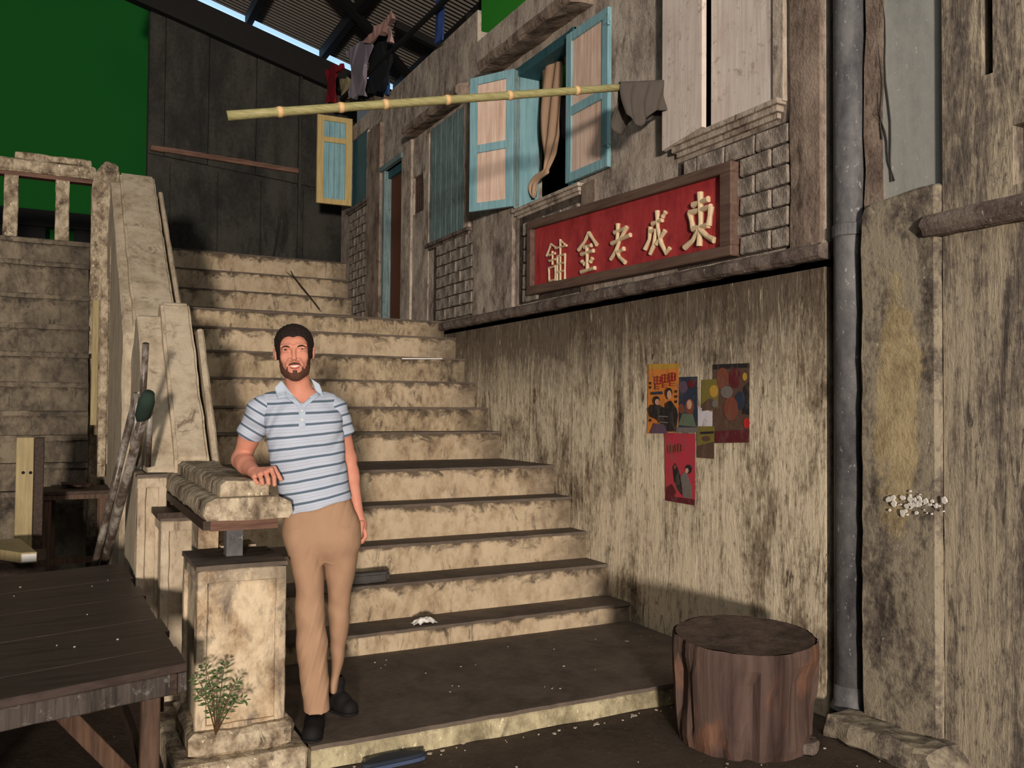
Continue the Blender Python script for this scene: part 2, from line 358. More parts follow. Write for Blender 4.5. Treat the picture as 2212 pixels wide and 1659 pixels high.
# bricks laid in patches under the windows
def brick_mesh(L, H, seed):
    random.seed(seed); bm = bmesh.new(); bmesh.ops.create_cube(bm, size=1)
    for v in bm.verts: v.co = Vector((v.co.x*.034, v.co.y*L, v.co.z*H))
    bmesh.ops.bevel(bm, geom=list(bm.edges), offset=.006, segments=1, affect='EDGES')
    for v in bm.verts: v.co += Vector((random.uniform(-.002, .002), random.uniform(-.003, .003), random.uniform(-.003, .003)))
    me = bpy.data.meshes.new('brick'); bm.to_mesh(me); bm.free(); me.materials.append(M['brick']); return me
B_F = [brick_mesh(.240, .100, i) for i in range(4)]; B_H = [brick_mesh(.114, .100, 9+i) for i in range(3)]
def brick_patch(y0, y1, z0, z1, skip=None):
    m = obj('mortar', G().box(W-.006, W+.01, y0, y1, z0, z1), M['mortar'], wall_up)
    r = 0; z = z0+.057
    while z < z1-.03:
        y = y0+(.124 if r % 2 else .061); k = 0
        if r % 2 == 0:
            hb = True
        while y < y1-.02:
            half = (k == 0 and r % 2 == 0) or y+.125 > y1
            L = .114 if half else .240
            yc = y if not (half and k) else y-.063
            if yc+L/2 < y1+.02 and not (skip and skip[0] < yc < skip[1] and skip[2] < z < skip[3]):
                o = bpy.data.objects.new('brick', random.choice(B_H if half else B_F)); COL.objects.link(o)
                o.parent = wall_up; o.location = (W-.012-random.uniform(0, .012), yc, z); o.rotation_euler = (random.uniform(-.012, .012), 0, random.uniform(-.03, .03))
            y += .187 if (k == 0 and r % 2 == 0) else .252; k += 1
        z += .113; r += 1
random.seed(3)
brick_patch(3.44, 4.40, 2.44, 3.13, (3.84, 6.3, 2.4, 3.02))
brick_patch(5.57, 6.55, 2.44, 3.18, (3.9, 6.24, 2.4, 3.02))
brick_patch(7.46, 8.46, 2.44, 3.22)
brick_patch(10.64, 11.46, 2.44, 4.16)
# far wall of dark boards, and its reddish rail
bw = G().prism([(1.02, 2.2), (3.9, 2.2), (3.9, 6.45), (1.02, 7.12)], 'Y', 12.5, 12.7)
wall_back = struct('wall_back', bw, M['back'])
for i, (a, b) in enumerate([(1.02, 1.22), (1.22, 1.78), (1.785, 2.42), (2.425, 3.02), (3.03, 3.5)]):
    zt = lambda x: 7.08-.233*(x-1.02)
    obj('panel', G().prism([(a+.004, 4.92-.08*(a-1)), (b-.004, 4.92-.08*(b-1)), (b-.004, zt(b)), (a+.004, zt(a))], 'Y', 12.47-.012*(i % 2), 12.5), M['back'], wall_back)
for i, (a, b) in enumerate([(1.02, 1.30), (1.31, 1.92), (1.93, 2.5), (2.51, 3.1), (3.11, 3.6)]):
    obj('panel', G().prism([(a+.003, 2.4), (b-.003, 2.4), (b-.003, 4.86-.08*(b-1)), (a+.003, 4.86-.08*(a-1))], 'Y', 12.475-.01*(i % 2), 12.5), M['back'], wall_back)
struct('trim_3', G().beam((1.05, 12.44, 4.985), (3.02, 12.44, 4.93), .05, .07), M['redwood'], rough=.008, cell=.1)
struct('trim_4', G().box(3.02, 3.06, 12.42, 12.5, 2.4, 6.5), M['back'])
# recess behind the downpipe and the wall further right
struct('wall_recess', G().box(4.0, 4.1, 2.2, 3.5, 0, 5.5).box(3.75, 4.0, 2.9, 2.96, 0, 5.5), M['black'])
wr = G().box(3.52, 3.85, 2.87, 2.985, 0, 5.5)
struct('trim_5', wr, M['wall_brown'], rough=.008, cell=.15)
gp = struct('wall_panel_grey', G().box(3.53, 3.57, 2.5, 2.90, 2.0, 5.5), M['greypanel'])
wf = G(); grid_wall(wf, [-1.0, 2.54], [0, 5.5], [(2.30, 2.352, 3.0, 3.6), (1.9, 2.215, 2.50, 2.75)], 3.5, 3.8, lambda y: 9)
struct('wall_front_right', wf, M['wall_far'])
struct('trim_6', G().box(3.60, 3.62, 2.25, 2.40, 2.95, 3.65), M['dkwood'])
struct('trim_7', G().box(3.56, 3.6, 1.5, 2.19, 2.45, 2.8), M['cutwood'])
cyl = G().tube([(3.47, 2.60, 2.392), (3.47, 2.2, 2.395), (3.47, 1.2, 2.40)], .055, 12)
struct('trim_8', cyl, M['ledge'], rough=.005, cell=.07)

# ------------------------------------------------------------------ doors and windows of the facade
door = thing('door_1', 'brown door in a pale teal frame between the facade pilasters', None, (W, 9.76, 2.43), kind='structure')
obj('door_leaf', G().box(W+.07, W+.11, 9.44, 10.02, 2.43, 4.42), M['doorbrown'], door)
obj('jamb', G().box(W-.02, W+.12, 10.03, 10.10, 2.43, 4.44), M['teal_d'], door, bevel=.004)
obj('jamb', G().box(W-.02, W+.12, 9.40, 9.435, 2.43, 4.44), M['wall_mid'], door, bevel=.004)
obj('lintel', G().box(W-.05, W+.12, 9.38, 10.15, 4.42, 4.48), M['teal_d'], door, bevel=.004)
obj('transom', G().box(W+.03, W+.10, 9.44, 10.03, 4.33, 4.42), M['teal_dk'], door)
grille = tag(obj('vent_opening', G().box(W+.06, W+.1, 8.79, 9.10, 3.70, 4.12), M['dkwood']), kind='structure')
for k in range(5): obj('bar', G().box(W+.02, W+.04, 8.82+k*.062, 8.835+k*.062, 3.70, 4.12), M['dkwood'], grille)

def shutter(parent, hinge, ang, wd, z0, z1, fm, pm, split=.5, st=.075, slats=3, rail=.07, th=.035, edge=None):
    """a framed shutter leaf; ang is the plan direction from the hinge (radians, 0 = +X)"""
    d = Vector((math.cos(ang), math.sin(ang), 0)); nrm = Vector((-d.y, d.x, 0)); H = Vector((hinge[0], hinge[1], 0))
    def slab(g, a, b, za, zb, t0, t1):
        v = [H+d*s_+nrm*t_+Vector((0, 0, z)) for z in (za, zb) for s_, t_ in ((a, t0), (b, t0), (b, t1), (a, t1))]
        g.add(v, [(0,3,2,1),(4,5,6,7),(0,1,5,4),(1,2,6,5),(2,3,7,6),(3,0,4,7)])
    g = G(); slab(g, 0, st, z0, z1, 0, th); slab(g, wd-st, wd, z0, z1, 0, th)
    zm = z0+(z1-z0)*split
    for a, b in ((z0, z0+rail), (zm-rail/2, zm+rail/2), (z1-rail, z1)): slab(g, st, wd-st, a, b, 0, th)
    sh = obj('shutter', g, fm, parent, bevel=.002)
    for za, zb in ((z0+rail, zm-rail/2), (zm+rail/2, z1-rail)):
        n = slats
        for k in range(n):
            a = st+(wd-2*st)*k/n; b = st+(wd-2*st)*(k+1)/n
            p = G(); slab(p, a+.002, b-.002, za+.001, zb-.001, th*.3, th*.66); obj('slat', p, pm, sh)
    return sh
# window with the open teal shutters
w1 = thing('window_1', 'teal framed window with pale panelled shutters standing open', None, (W, 6.14, 3.27), kind='structure')
fr = G().box(W-.03, W+.16, 5.66, 5.72, 3.27, 4.50).box(W-.02, W+.2, 5.66, 6.62, 4.42, 4.50).box(W, W+.2, 5.66, 6.62, 3.25, 3.29)
obj('window_frame', fr, M['teal_dk'], w1, bevel=.003)
shutter(w1, (W-.04, 6.58), math.radians(120.5), .455, 3.285, 4.475, M['teal'], M['cream'], .46, slats=3)
obj('jamb', G().box(W-.035, W+.20, 6.585, 6.62, 3.27, 4.47), M['teal'], w1, bevel=.003)
obj('jamb', G().box(W-.05, W-.0, 6.575, 6.584, 3.27, 4.47), M['teal_d'], w1)
shutter(w1, (W-.02, 5.145), math.radians(91), .56, 3.285, 4.44, M['teal'], M['cream'], .47, slats=3)
for z in (3.42, 4.30):
    obj('hinge', G().tube([(W-.055, 5.135, z), (W-.055, 5.135, z+.09)], .011, 8).box(W-.06, W-.045, 5.12, 5.2, z+.02, z+.07), M['teal'], w1)
hood = G().prism([(W+.01, 4.58), (W-.20, 4.555), (W-.22, 4.58), (W-.22, 4.64), (W-.2, 4.66), (W+.01, 4.71)], 'Y', 5.42, 6.98)
obj('hood', hood, M['wall_brown'], w1, rough=.01, cell=.1)
sl = G().box(W-.055, W+.04, 5.54, 6.62, 3.235, 3.262).box(W-.035, W+.04, 5.56, 6.60, 3.205, 3.235).box(W-.018, W, 5.57, 6.58, 3.18, 3.205)
obj('sill', sl, M['wall_mid'], w1, bevel=.003)
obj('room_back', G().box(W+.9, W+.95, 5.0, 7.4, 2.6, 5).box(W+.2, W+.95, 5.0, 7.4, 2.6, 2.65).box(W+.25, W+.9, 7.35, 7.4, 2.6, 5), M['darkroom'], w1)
# curtain hanging in it
def drape(rows, x, nc=12, amp=.014, ph=0.):
    v = []
    for i, (py, l, r_) in enumerate(rows):
        for j in range(nc+1):
            u = j/nc; p = at(l+(r_-l)*u, py+4*math.sin(u*3), 'X', x); v.append((x+amp*math.sin(u*13+ph+i*.25), p.y, p.z))
    return G().add(v, [(i*(nc+1)+j, i*(nc+1)+j+1, (i+1)*(nc+1)+j+1, (i+1)*(nc+1)+j) for i in range(len(rows)-1) for j in range(nc)])
def lerprows(keys, n=22):
    ys = [keys[0][0]+(keys[-1][0]-keys[0][0])*i/n for i in range(n+1)]
    return [(y, float(np.interp(y, [k[0] for k in keys], [k[1] for k in keys])), float(np.interp(y, [k[0] for k in keys], [k[2] for k in keys]))) for y in ys]
cur = obj('curtain', drape(lerprows([(132, 1170, 1214), (200, 1170, 1212), (290, 1172, 1211), (330, 1174, 1200), (365, 1176, 1184), (374, 1160, 1184), (382, 1150, 1172), (392, 1146, 1160), (405, 1142, 1160), (424, 1150, 1157)], 40), W+.10), M['curtain'], None, smooth=True)
sm = cur.modifiers.new('s', 'SOLIDIFY'); sm.thickness = .006
tag(cur, 'tan curtain knotted and trailing out of the teal framed window', 'curtain')
c2o = obj('curtain', drape(lerprows([(112, 1216, 1238), (160, 1222, 1238), (212, 1228, 1238)], 8), W+.12, 6), M['curtain'], None, smooth=True); sm = c2o.modifiers.new('s', 'SOLIDIFY'); sm.thickness = .006
c3 = obj('garment', drape(lerprows([(208, 1206, 1238), (240, 1208, 1240), (296, 1211, 1240)], 10), W+.15, 6), plain('mauve_cloth', S(128,104,108), .9, .25, 8), None, smooth=True); sm = c3.modifiers.new('s', 'SOLIDIFY'); sm.thickness = .006
tag(c3, 'mauve garment hanging inside the teal framed window', 'clothing')
tag(c2o, 'short curtain strip seen beside the right hand teal shutter', 'curtain')
# closed weathered shutter
w2 = thing('window_2', 'window shut with weathered teal boards beneath a plaster hood', None, (W, 8.1, 3.3), kind='structure')
n = 6
for k in range(n):
    a = 7.70+k*(.85/n); obj('board', G().box(W-.02, W+.03, a+.002, a+.85/n-.002, 3.30, 4.51), M['teal_d'], w2, bevel=.003)
obj('hood', G().prism([(W+.01, 4.56), (W-.17, 4.52), (W-.2, 4.55), (W-.2, 4.60), (W-.17, 4.63), (W+.01, 4.70)], 'Y', 7.50, 8.98), M['wall_brown'], w2, rough=.01, cell=.1)
obj('sill', G().box(W-.06, W+.02, 7.52, 8.60, 3.25, 3.285).box(W-.035, W+.02, 7.54, 8.56, 3.22, 3.25), M['ledge'], w2, bevel=.004)
# yellow shutter, far
w3 = thing('window_3', 'far window with one open yellow shutter holding teal slats', None, (W, 11.1, 4.25), kind='structure')
shutter(w3, (W-.03, 11.36), math.radians(177), .47, 4.25, 5.43, M['yellow'], M['teal'], .73, st=.09, slats=4, rail=.07, th=.05)
obj('window_frame', G().box(W+.02, W+.06, 10.72, 11.46, 4.25, 5.16), M['teal_dk'], w3)
obj('sill', G().box(W-.05, W+.02, 10.62, 11.5, 4.18, 4.22).box(W-.03, W+.02, 10.64, 11.48, 4.15, 4.18), M['ledge'], w3)
# large whitewashed leaves, top right
w4 = thing('window_4', 'tall window covered by two whitewashed board leaves above the brick patch', None, (W, 4.0, 3.2), kind='structure')
def leaf(a, b, z0, z1, ang, nb):
    d = Vector((math.sin(ang), math.cos(ang), 0))
    for k in range(nb):
        y0 = (b-a)*k/nb; y1 = (b-a)*(k+1)/nb
        g = G(); v = [Vector((W-.02, a, 0))+Vector((-d.x, d.y, 0))*s_+Vector((t_, 0, z)) for z in (z0, z1) for s_, t_ in ((y0+.001, 0), (y1-.001, 0), (y1-.001, .035), (y0+.001, .035))]
        g.add(v, [(0,3,2,1),(4,5,6,7),(0,1,5,4),(1,2,6,5),(2,3,7,6),(3,0,4,7)]); obj('board', g, M['cream_w'], w4)
leaf(3.56, 4.075, 3.262, 4.48, 0, 2)
for a_, b_ in ((4.083, 4.27), (4.272, 4.47)):
    obj('board', G().prism([(a_, 3.262-.12*(a_-4.083)), (b_, 3.262-.12*(b_-4.083)), (b_, 4.48), (a_, 4.48)], 'X', W-.085, W-.05), M['cream_w'], w4)
obj('sill', G().box(W-.07, W+.02, 3.48, 4.44, 3.225, 3.255).box(W-.05, W+.02, 3.50, 4.42, 3.19, 3.225).box(W-.025, W+.02, 3.52, 4.40, 3.16, 3.19), M['wall_mid'], w4, bevel=.003)
obj('casing', G().box(W-.035, W+.02, 3.47, 3.55, 3.24, 4.5), M['wall_mid'], w4, bevel=.003)
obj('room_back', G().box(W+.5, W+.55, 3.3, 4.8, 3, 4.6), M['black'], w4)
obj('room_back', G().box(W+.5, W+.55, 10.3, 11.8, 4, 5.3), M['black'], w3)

# ------------------------------------------------------------------ roof, truss, daylight gap, green screen
rg = G(); n = 1500; y0, y1 = 4.0, 12.62; xs = (0.9, 9.0); zr = lambda x: 7.02-.262*(x-1.4)
vv = []; ff = []
for i in range(n+1):
    y = y0+(y1-y0)*i/n; dz = .018*math.sin(i/n*(y1-y0)/.085*2*math.pi)
    for x in xs: vv.append((x, y, zr(x)+dz+.30))
for i in range(n): ff.append((2*i, 2*i+1, 2*i+3, 2*i+2))
struct('ceiling', G().add(vv, ff), M['corr'])
struct('trim_9', G().beam((.6, 12.42, zr(.6)-.10), (4.6, 12.42, zr(4.6)-.10), .16, .36), M['black_steel'])
struct('skylight_gap', G().beam((.6, 12.9, zr(.6)+.24), (5, 12.9, zr(5)+.24), .03, .5), M['skylight'])
truss = thing('roof_truss', 'black steel roof trusses crossing under the corrugated roof', 'truss', (2.3, 10, 7.2))
for x in (2.3, 3.36, 4.5, 5.6):
    z = zr(x)+.20; obj('purlin', G().beam((x, 12.5, z), (x, 4.4, z), .09, .16), M['black_steel'], truss)
for a, b in (((2.4, 10.0), (4.6, 11.9)), ((4.4, 9.6), (6.2, 11.8)), ((3.4, 8.2), (7.2, 8.2)), ((3.8, 10.6), (6.6, 10.6))):
    obj('brace', G().beam((a[0], a[1], zr(a[0])+.12), (b[0], b[1], zr(b[0])+.12), .09, .1), M['black_steel'], truss)
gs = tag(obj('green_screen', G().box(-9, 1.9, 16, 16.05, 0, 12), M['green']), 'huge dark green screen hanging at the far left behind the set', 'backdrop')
GY = at(1040, 5, 'X', 4.25).y
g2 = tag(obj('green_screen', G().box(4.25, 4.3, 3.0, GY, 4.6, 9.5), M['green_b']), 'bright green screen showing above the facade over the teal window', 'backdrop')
dr = G()
for x, z1 in ((-5.2, 4.6), (-2.6, 4.6), (-1.2, 4.6), (-.62, 4.6), (.2, 4.5), (.9, 4.6)): dr.box(x, x+.42, 15.6, 15.66, 0, z1)
dr.box(-7, 1.3, 15.55, 15.62, 4.36, 4.62)
tag(obj('scaffold', dr, M['black']), 'black frame standing before the green screen, seen through the balusters', 'frame')

# ------------------------------------------------------------------ the stairs
st = thing('staircase', 'long worn concrete staircase climbing between the streaked wall and the stone parapet', 'stairs', (2.2, 3.7, 0))
XL = .86
def step(name, y0, y1, z0, z1, k, x0=XL, x1=W-.003, mr='riser', slant=0):
    random.seed(100+k)
    s = obj(name, G().box(x0, x1, y0, y1, z0, z1-.012), M[mr], st, rough=.004, cell=.11, nscale=6)
    g = G(); n = 60; v = []; 
    for i in range(n+1):
        x = x0+(x1-x0)*i/n; o = .010+.006*noise.noise(Vector((x*6, k*3.1, 0)))+.004*noise.noise(Vector((x*23, k, 3)))
        for yy, zz in ((y0-o, z1-.018), (y0-o+.004, z1), (y1+.01, z1), (y1+.01, z1-.012)): v.append((x, yy, zz+(.003*noise.noise(Vector((x*9, k, 7))) if yy < y1 else 0)))
    g.add(v, [(i*4+j, i*4+(j+1) % 4, i*4+4+(j+1) % 4, i*4+4+j) for i in range(n) for j in range(4)]+[(0, 1, 2, 3), (n*4+3, n*4+2, n*4+1, n*4)])
    obj('tread', g, M['tread'], s); return s
step('step', 3.71, 5.0, 0, .112, 0, x0=.99, mr='kerb')
LV = [(4.92, .235), (5.19, .455), (5.47, .650), (5.69, .885), (5.945, 1.110)]
for i, (y, z) in enumerate(LV):
    yn = LV[i+1][0] if i < 4 else 6.95
    step('step', y, yn+.03, (LV[i-1][1] if i else .10)-.02, z, i+1)
LU = [(6.885, 1.348), (7.145, 1.558), (7.425, 1.795), (7.66, 2.028), (7.885, 2.245), (8.17, 2.432)]
for i, (y, z) in enumerate(LU):
    yn = LU[i+1][0] if i < 5 else 11.2
    step('step', y, yn+.03, (LU[i-1][1] if i else 1.1)-.02, z, i+6, mr='riser2' if i % 2 else 'riser')
LT = [(10.95, 2.74), (11.25, 3.0), (11.5, 3.275), (11.62, 3.53)]
for i, (y, z) in enumerate(LT):
    yn = LT[i+1][0] if i < 3 else 12.42
    step('step', y, yn+.03, (LT[i-1][1] if i else 2.4)-.02, z, i+12, x0=.9)

# ------------------------------------------------------------------ stone parapet beside the stairs, in two sloping runs
def parapet(label, y0, z0, y1, z1, base, xa, xb, xc, xd, back):
    """body with a raised coping slab (xb-xc) and a narrow trim rail (to xd)"""
    p = thing('stair_parapet', label, 'parapet', (xc, y0, base))
    s = (z1-z0)/(y1-y0)
    def prof(dz, e=0): return [(y0+e, base), (back, base), (back, z1+dz-.30), (y1+.12, z1+dz-.02), (y1, z1+dz), (y0+e, z0+dz)]
    obj('body', G().prism(prof(-.07, .015), 'X', xa, xc-.005), M['beige'], p, bevel=.02, rough=.006, cell=.13, nscale=6)
    c = [(y0-.005, z0-.14), (y0-.005, z0+.0), (y1-.02, z1+.01), (y1+.04, z1+.03), (y1+.14, z1-.02), (y1+.14, z1-.14)]
    obj('coping', G().prism(c, 'X', xb, xc), M['beige'], p, bevel=.018, seg=2, rough=.004, cell=.1, nscale=5)
    obj('groove', G().prism(prof(-.13, .03), 'X', xc-.002, xc+.025), M['black'], p)
    t_ = [(y0, base), (back, base), (back, z1-.4), (y1-.1, z1-.17), (y1-.2, z1-.16), (y0, z0-.05)]
    obj('trim_rail', G().prism(t_, 'X', xc+.025, xd), M['beige'], p, bevel=.012, rough=.004, cell=.12)
    return p
parapet('sloping plaster parapet right behind the man, the nearer and lower of two', 5.32, 1.25, 6.30, 2.235, 0.0, .47, .61, .80, .865, 6.75)
parapet('sloping plaster parapet rising beside the upper steps, farther of two', 7.0, 2.15, 9.13, 3.77, 0.0, .43, .50, .81, .87, 9.6)
# boards and pilasters on the far left side of the parapet
bd = thing('newel_post', 'tall rounded plaster post where the left balustrade ends', 'post', (.40, 9.75, 0))
obj('shaft', G().prism([(.29, 0), (.55, 0), (.55, 3.95), (.52, 4.02), (.40, 4.05), (.33, 3.95), (.28, 3.80)], 'Y', 9.72, 10.0), M['beige_worn'], bd, bevel=.02, rough=.012, cell=.12)
pb = [('newel_board', .355, .425, 9.0, .88, 2.75, 'pale narrow board standing against the newel post, hanging lowest'), ('newel_board', .29, .35, 9.1, 1.36, 2.55, 'short yellowish board at the far left of the parapet'),
      ('newel_board', .425, .50, 8.95, 1.0, 3.1, 'brownish board next to the upper parapet')]
for nm, a, b, y, z0, z1, lb in pb:
    tag(obj(nm, G().box(a, b, y, y+.05, z0, z1), M['cutwood' if 'yellow' in lb else 'beige_worn'], bevel=.006, rough=.003, cell=.1), lb, 'board')

# ------------------------------------------------------------------ tiers and balustrade on the left
ti = thing('tiered_wall', 'stepped stained plaster tiers at the left under the balustrade', 'wall', (-1.3, 10, 0))
ys_px = [517, 565, 635, 700, 760, 825, 887, 940, 1000, 1060, 1145]
zs = [at(100, y, 'Y', 10-.10*i).z for i, y in enumerate(ys_px)]; zs[-1] = 0.0
for i in range(10):
    y = 10-.10*i
    o = obj('tier', G().box(-3.2, .28, y, y+.6, zs[i+1]-.02, zs[i]-.03), M['tier'], ti, rough=.01, cell=.16, nscale=5)
    g = G(); v = []; n = 50
    for k in range(n+1):
        x = -3.2+3.48*k/n; o_ = .03+.02*noise.noise(Vector((x*4, i*2.3, 1)))
        for yy, zz in ((y-o_, zs[i]-.05-.01*noise.noise(Vector((x*7, i, 2)))), (y-o_+.01, zs[i]), (y+.15, zs[i]), (y+.15, zs[i]-.05)): v.append((x, yy, zz))
    g.add(v, [(a*4+j, a*4+(j+1) % 4, a*4+4+(j+1) % 4, a*4+4+j) for a in range(n) for j in range(4)])
    obj('nosing', g, M['tier'], o)
ba = thing('balustrade', 'worn plaster balustrade with square balusters against the green screen', 'balustrade', (-1.4, 10.1, 3.2))
obj('rail', G().box(-3.2, .32, 10.0, 10.2, 3.90, 4.03), M['beige_worn'], ba, bevel=.02, rough=.012, cell=.11)
obj('rail_cap', G().prism([(-.42, 10.02), (.28, 10.02), (.28, 10.18), (-.42, 10.18)], 'Z', 4.03, 4.10), M['beige_worn'], ba, bevel=.01, rough=.01, cell=.1)
obj('under_rail', G().box(-3.2, .30, 10.04, 10.16, 3.86, 3.90), M['redwood'], ba)
for x0, x1 in ((-.505, -.375), (-.045, .085), (-.965, -.835), (-1.42, -1.29), (-1.88, -1.75)):
    obj('baluster', G().box(x0, x1, 10.04, 10.16, zs[0]-.03, 3.87), M['beige_worn'], ba, bevel=.008, rough=.006, cell=.1)

# ------------------------------------------------------------------ low rail and pedestals beside the man
rl = thing('stone_rail', 'chipped stone handrail slab the man leans on', 'rail', (.72, 3.8, 1.06))
sec = [(.565, 1.075), (.905, 1.075), (.925, 1.10), (.915, 1.145), (.86, 1.17), (.60, 1.17), (.56, 1.15), (.55, 1.10)]
obj('slab', G().prism(sec, 'Y', 3.80, 5.36), M['beige_worn'], rl, rough=.0028, cell=.03, nscale=5)
obj('cap', G().prism([(.625, 1.16), (.83, 1.16), (.835, 1.21), (.81, 1.232), (.65, 1.238), (.625, 1.22)], 'Y', 3.86, 5.34), M['beige_worn'], rl, rough=.004, cell=.026, nscale=6)
obj('soffit_board', G().box(.585, .865, 3.83, 5.3, 1.03, 1.078), M['redwood'], rl)
obj('side_board', G().box(.555, .585, 3.83, 5.3, 1.035, 1.075), M['dkwood'], rl)
def pedestal(label, x0, x1, y0, y1, z0, z1, base=True, mt='pedestal'):
    p = thing('stone_pedestal', label, 'pedestal', ((x0+x1)/2, y0, 0))
    obj('body', G().box(x0+.018, x1-.018, y0+.018, y1, z0, z1-.02), M[mt], p)
    fr = G()
    for a, b, c, d in ((x0, x0+.045, z0, z1-.02), (x1-.045, x1, z0, z1-.02), (x0+.04, x1-.04, z1-.075, z1-.02), (x0+.04, x1-.04, z0, z0+.03)): fr.box(a, b, y0, y0+.025, c, d)
    for a, b in ((y0, y0+.05), (y1-.05, y1)): fr.box(x0, x0+.02, a, b, z0, z1-.02).box(x1-.02, x1, a, b, z0, z1-.02)
    fr.box(x0, x0+.02, y0, y1, z1-.075, z1-.02).box(x1-.02, x1, y0, y1, z1-.075, z1-.02)
    obj('edge_frame', fr, M[mt], p, bevel=.004, rough=.0035, cell=.05, nscale=18)
    obj('top_slab', G().box(x0-.004, x1+.004, y0-.004, y1+.004, z1-.02, z1), M['tread'], p, rough=.003, cell=.06)
    return p
p1 = pedestal('large plaster pedestal with recessed panel in front, beside the fern', .53, .90, 3.80, 4.24, .20, .892)
obj('foot', G().box(.505, .935, 3.755, 4.30, .11, .215), M['beige_worn'], p1, bevel=.02, rough=.012, cell=.05, nscale=13)
obj('plinth', G().box(.44, .98, 3.70, 4.50, 0, .118), M['beige_worn'], p1, bevel=.012, rough=.006, cell=.07)
obj('iron_post', G().box(.68, .75, 4.0, 4.07, .88, 1.04), M['pipe'], p1)
obj('back_block', G().box(.60, .69, 4.28, 4.5, .0, 1.03).box(.70, .86, 4.26, 4.42, .0, .90), M['pedestal'], p1)
p2 = pedestal('second plaster pedestal, half hidden behind the front one', .50, .80, 4.92, 5.25, .0, .965, mt='beige')
obj('dark_lid', G().box(.48, .65, 4.88, 5.2, .965, .995), M['dkwood'], p2)
p3 = pedestal('farthest plaster pedestal, beside the leaning steel poles', .405, .56, 5.20, 5.312, .0, 1.175, mt='beige')
obj('side_block', G().box(.408, .462, 5.3, 6.1, 0, 1.17), M['beige'], p3, bevel=.004)
# ------------------------------------------------------------------ red shop sign
sg = thing('shop_sign', 'long red signboard with five raised cream characters in a brown frame', 'sign', (W, 5.05, 2.5))
sy0, sy1 = 3.826, 6.28; zb = lambda y: 2.445+.04*(y-3.826)/2.45; zt = lambda y: 2.995+.10*(y-3.826)/2.45
def sgbox(g, a, b, fa, fb, x0, x1):
    """quad strip between two height fractions of the board"""
    H = lambda y, f: zb(y)+(zt(y)-zb(y))*f
    return g.prism([(a, H(a, fa)), (b, H(b, fa)), (b, H(b, fb)), (a, H(a, fb))], 'X', x0, x1)
for k in range(5):
    a = 3.91+k*(2.30/5); b = a+2.30/5
    sgbox(G(), a, b, 0, 1, 0, 0); obj('board', sgbox(G(), a+.001, b-.001, .09, .92, W-.045, W-.01), M['red'], sg)
for a, b, fa, fb in ((sy0, sy1, 0, .115), (sy0, sy1, .885, 1), (sy0, 3.925, .11, .89), (6.215, sy1, .11, .89)):
    obj('frame_board', sgbox(G(), a, b, fa, fb, W-.085, W-.0), M['frame_brown'], sg, bevel=.006)
CH = [ # strokes in a 4.706x crop of the sign whose corner is pixel 1150,330
 [[(190,930),(145,1050)],[(190,930),(240,965)],[(170,1042),(232,1022)],[(205,1000),(205,1140)],[(172,1100),(238,1082)],[(168,1172),(172,1300)],[(168,1172),(235,1152)],[(235,1152),(235,1292)],[(172,1302),(235,1290)],
  [(235,972),(348,942)],[(285,880),(284,1300)],[(256,1052),(252,1300)],[(256,1052),(332,1032)],[(332,1032),(330,1288)],[(256,1132),(330,1116)],[(256,1215),(330,1198)],[(300,905),(330,930)]],
 [[(575,815),(530,905),(470,990)],[(575,815),(655,935)],[(530,962),(602,940)],[(500,1032),(622,995)],[(555,950),(560,1190)],[(505,1105),(532,1132)],[(612,1072),(590,1112)],[(498,1212),(636,1170)]],
 [[(870,720),(865,890)],[(838,812),(950,765)],[(810,922),(998,835)],[(962,752),(885,900),(850,1000),(795,1085)],[(932,975),(868,1012)],[(862,1000),(885,1062),(945,1115)]],
 [[(1222,722),(1322,682)],[(1270,590),(1275,760),(1310,920),(1360,1022),(1398,968)],[(1356,602),(1325,652)],[(1202,752),(1190,880),(1145,982)],[(1205,800),(1256,780),(1240,930),(1195,1032)],[(1350,792),(1300,872),(1262,930)]],
 [[(1635,532),(1792,470)],[(1705,402),(1712,700),(1696,950)],[(1603,612),(1635,775)],[(1603,612),(1816,548)],[(1816,548),(1792,742)],[(1635,775),(1792,735)],[(1692,792),(1630,892),(1550,965)],[(1715,790),(1780,852),(1852,890)]]]
for ci, strokes in enumerate(CH):
    g = G(); rr = (.0092, .0145, .0150, .0150, .0185)[ci]
    for s_ in strokes:
        pts = [at(1150+a/4.706, 330+b/4.706, 'X', W-.058) for a, b in s_]
        m = len(pts)
        if m == 2: pts = [pts[0], (pts[0]+pts[1])/2, pts[1]]; m = 3
        g.tube(pts, [rr*(1.15, .85, 1.1, .9, 1)[i % 5] for i in range(m)], 8, flat=(1.0, 1, 1))
    obj('character', g, M['gilt'], sg, smooth=False)
# ------------------------------------------------------------------ posters pasted on the streaked wall
def flat(name, pts, mat, parent, layer, t=.0008):
    v = [at(x, y, 'X', W-.004-.0012*layer) for x, y in pts]
    return obj(name, G().prism([(p.y, p.z) for p in v], 'X', W-.004-.0012*layer-t, W-.004-.0012*layer), mat, parent)
PM = {k: print_mat('print_'+k, S(*c), v) for k, c, v in (('orange', (214,132,58), .12), ('mustard', (190,150,60), .2), ('ink', (38,34,36), .2), ('face', (206,158,130), .1), ('red', (186,56,72), .15), ('dkred', (96,30,38), .3),
      ('grey', (118,112,108), .3), ('navy', (46,54,72), .35), ('brown', (92,68,56), .45), ('olive', (124,112,52), .35), ('white', (214,208,214), .04), ('purple', (96,74,96), .3), ('redink', (150,44,36), .15), ('brick', (126,70,54), .4), ('bright', (190,36,40), .1), ('green', (98,116,96), .3))}
def Zp(x, y): return (1340+x/4.482, 740+y/4.482)
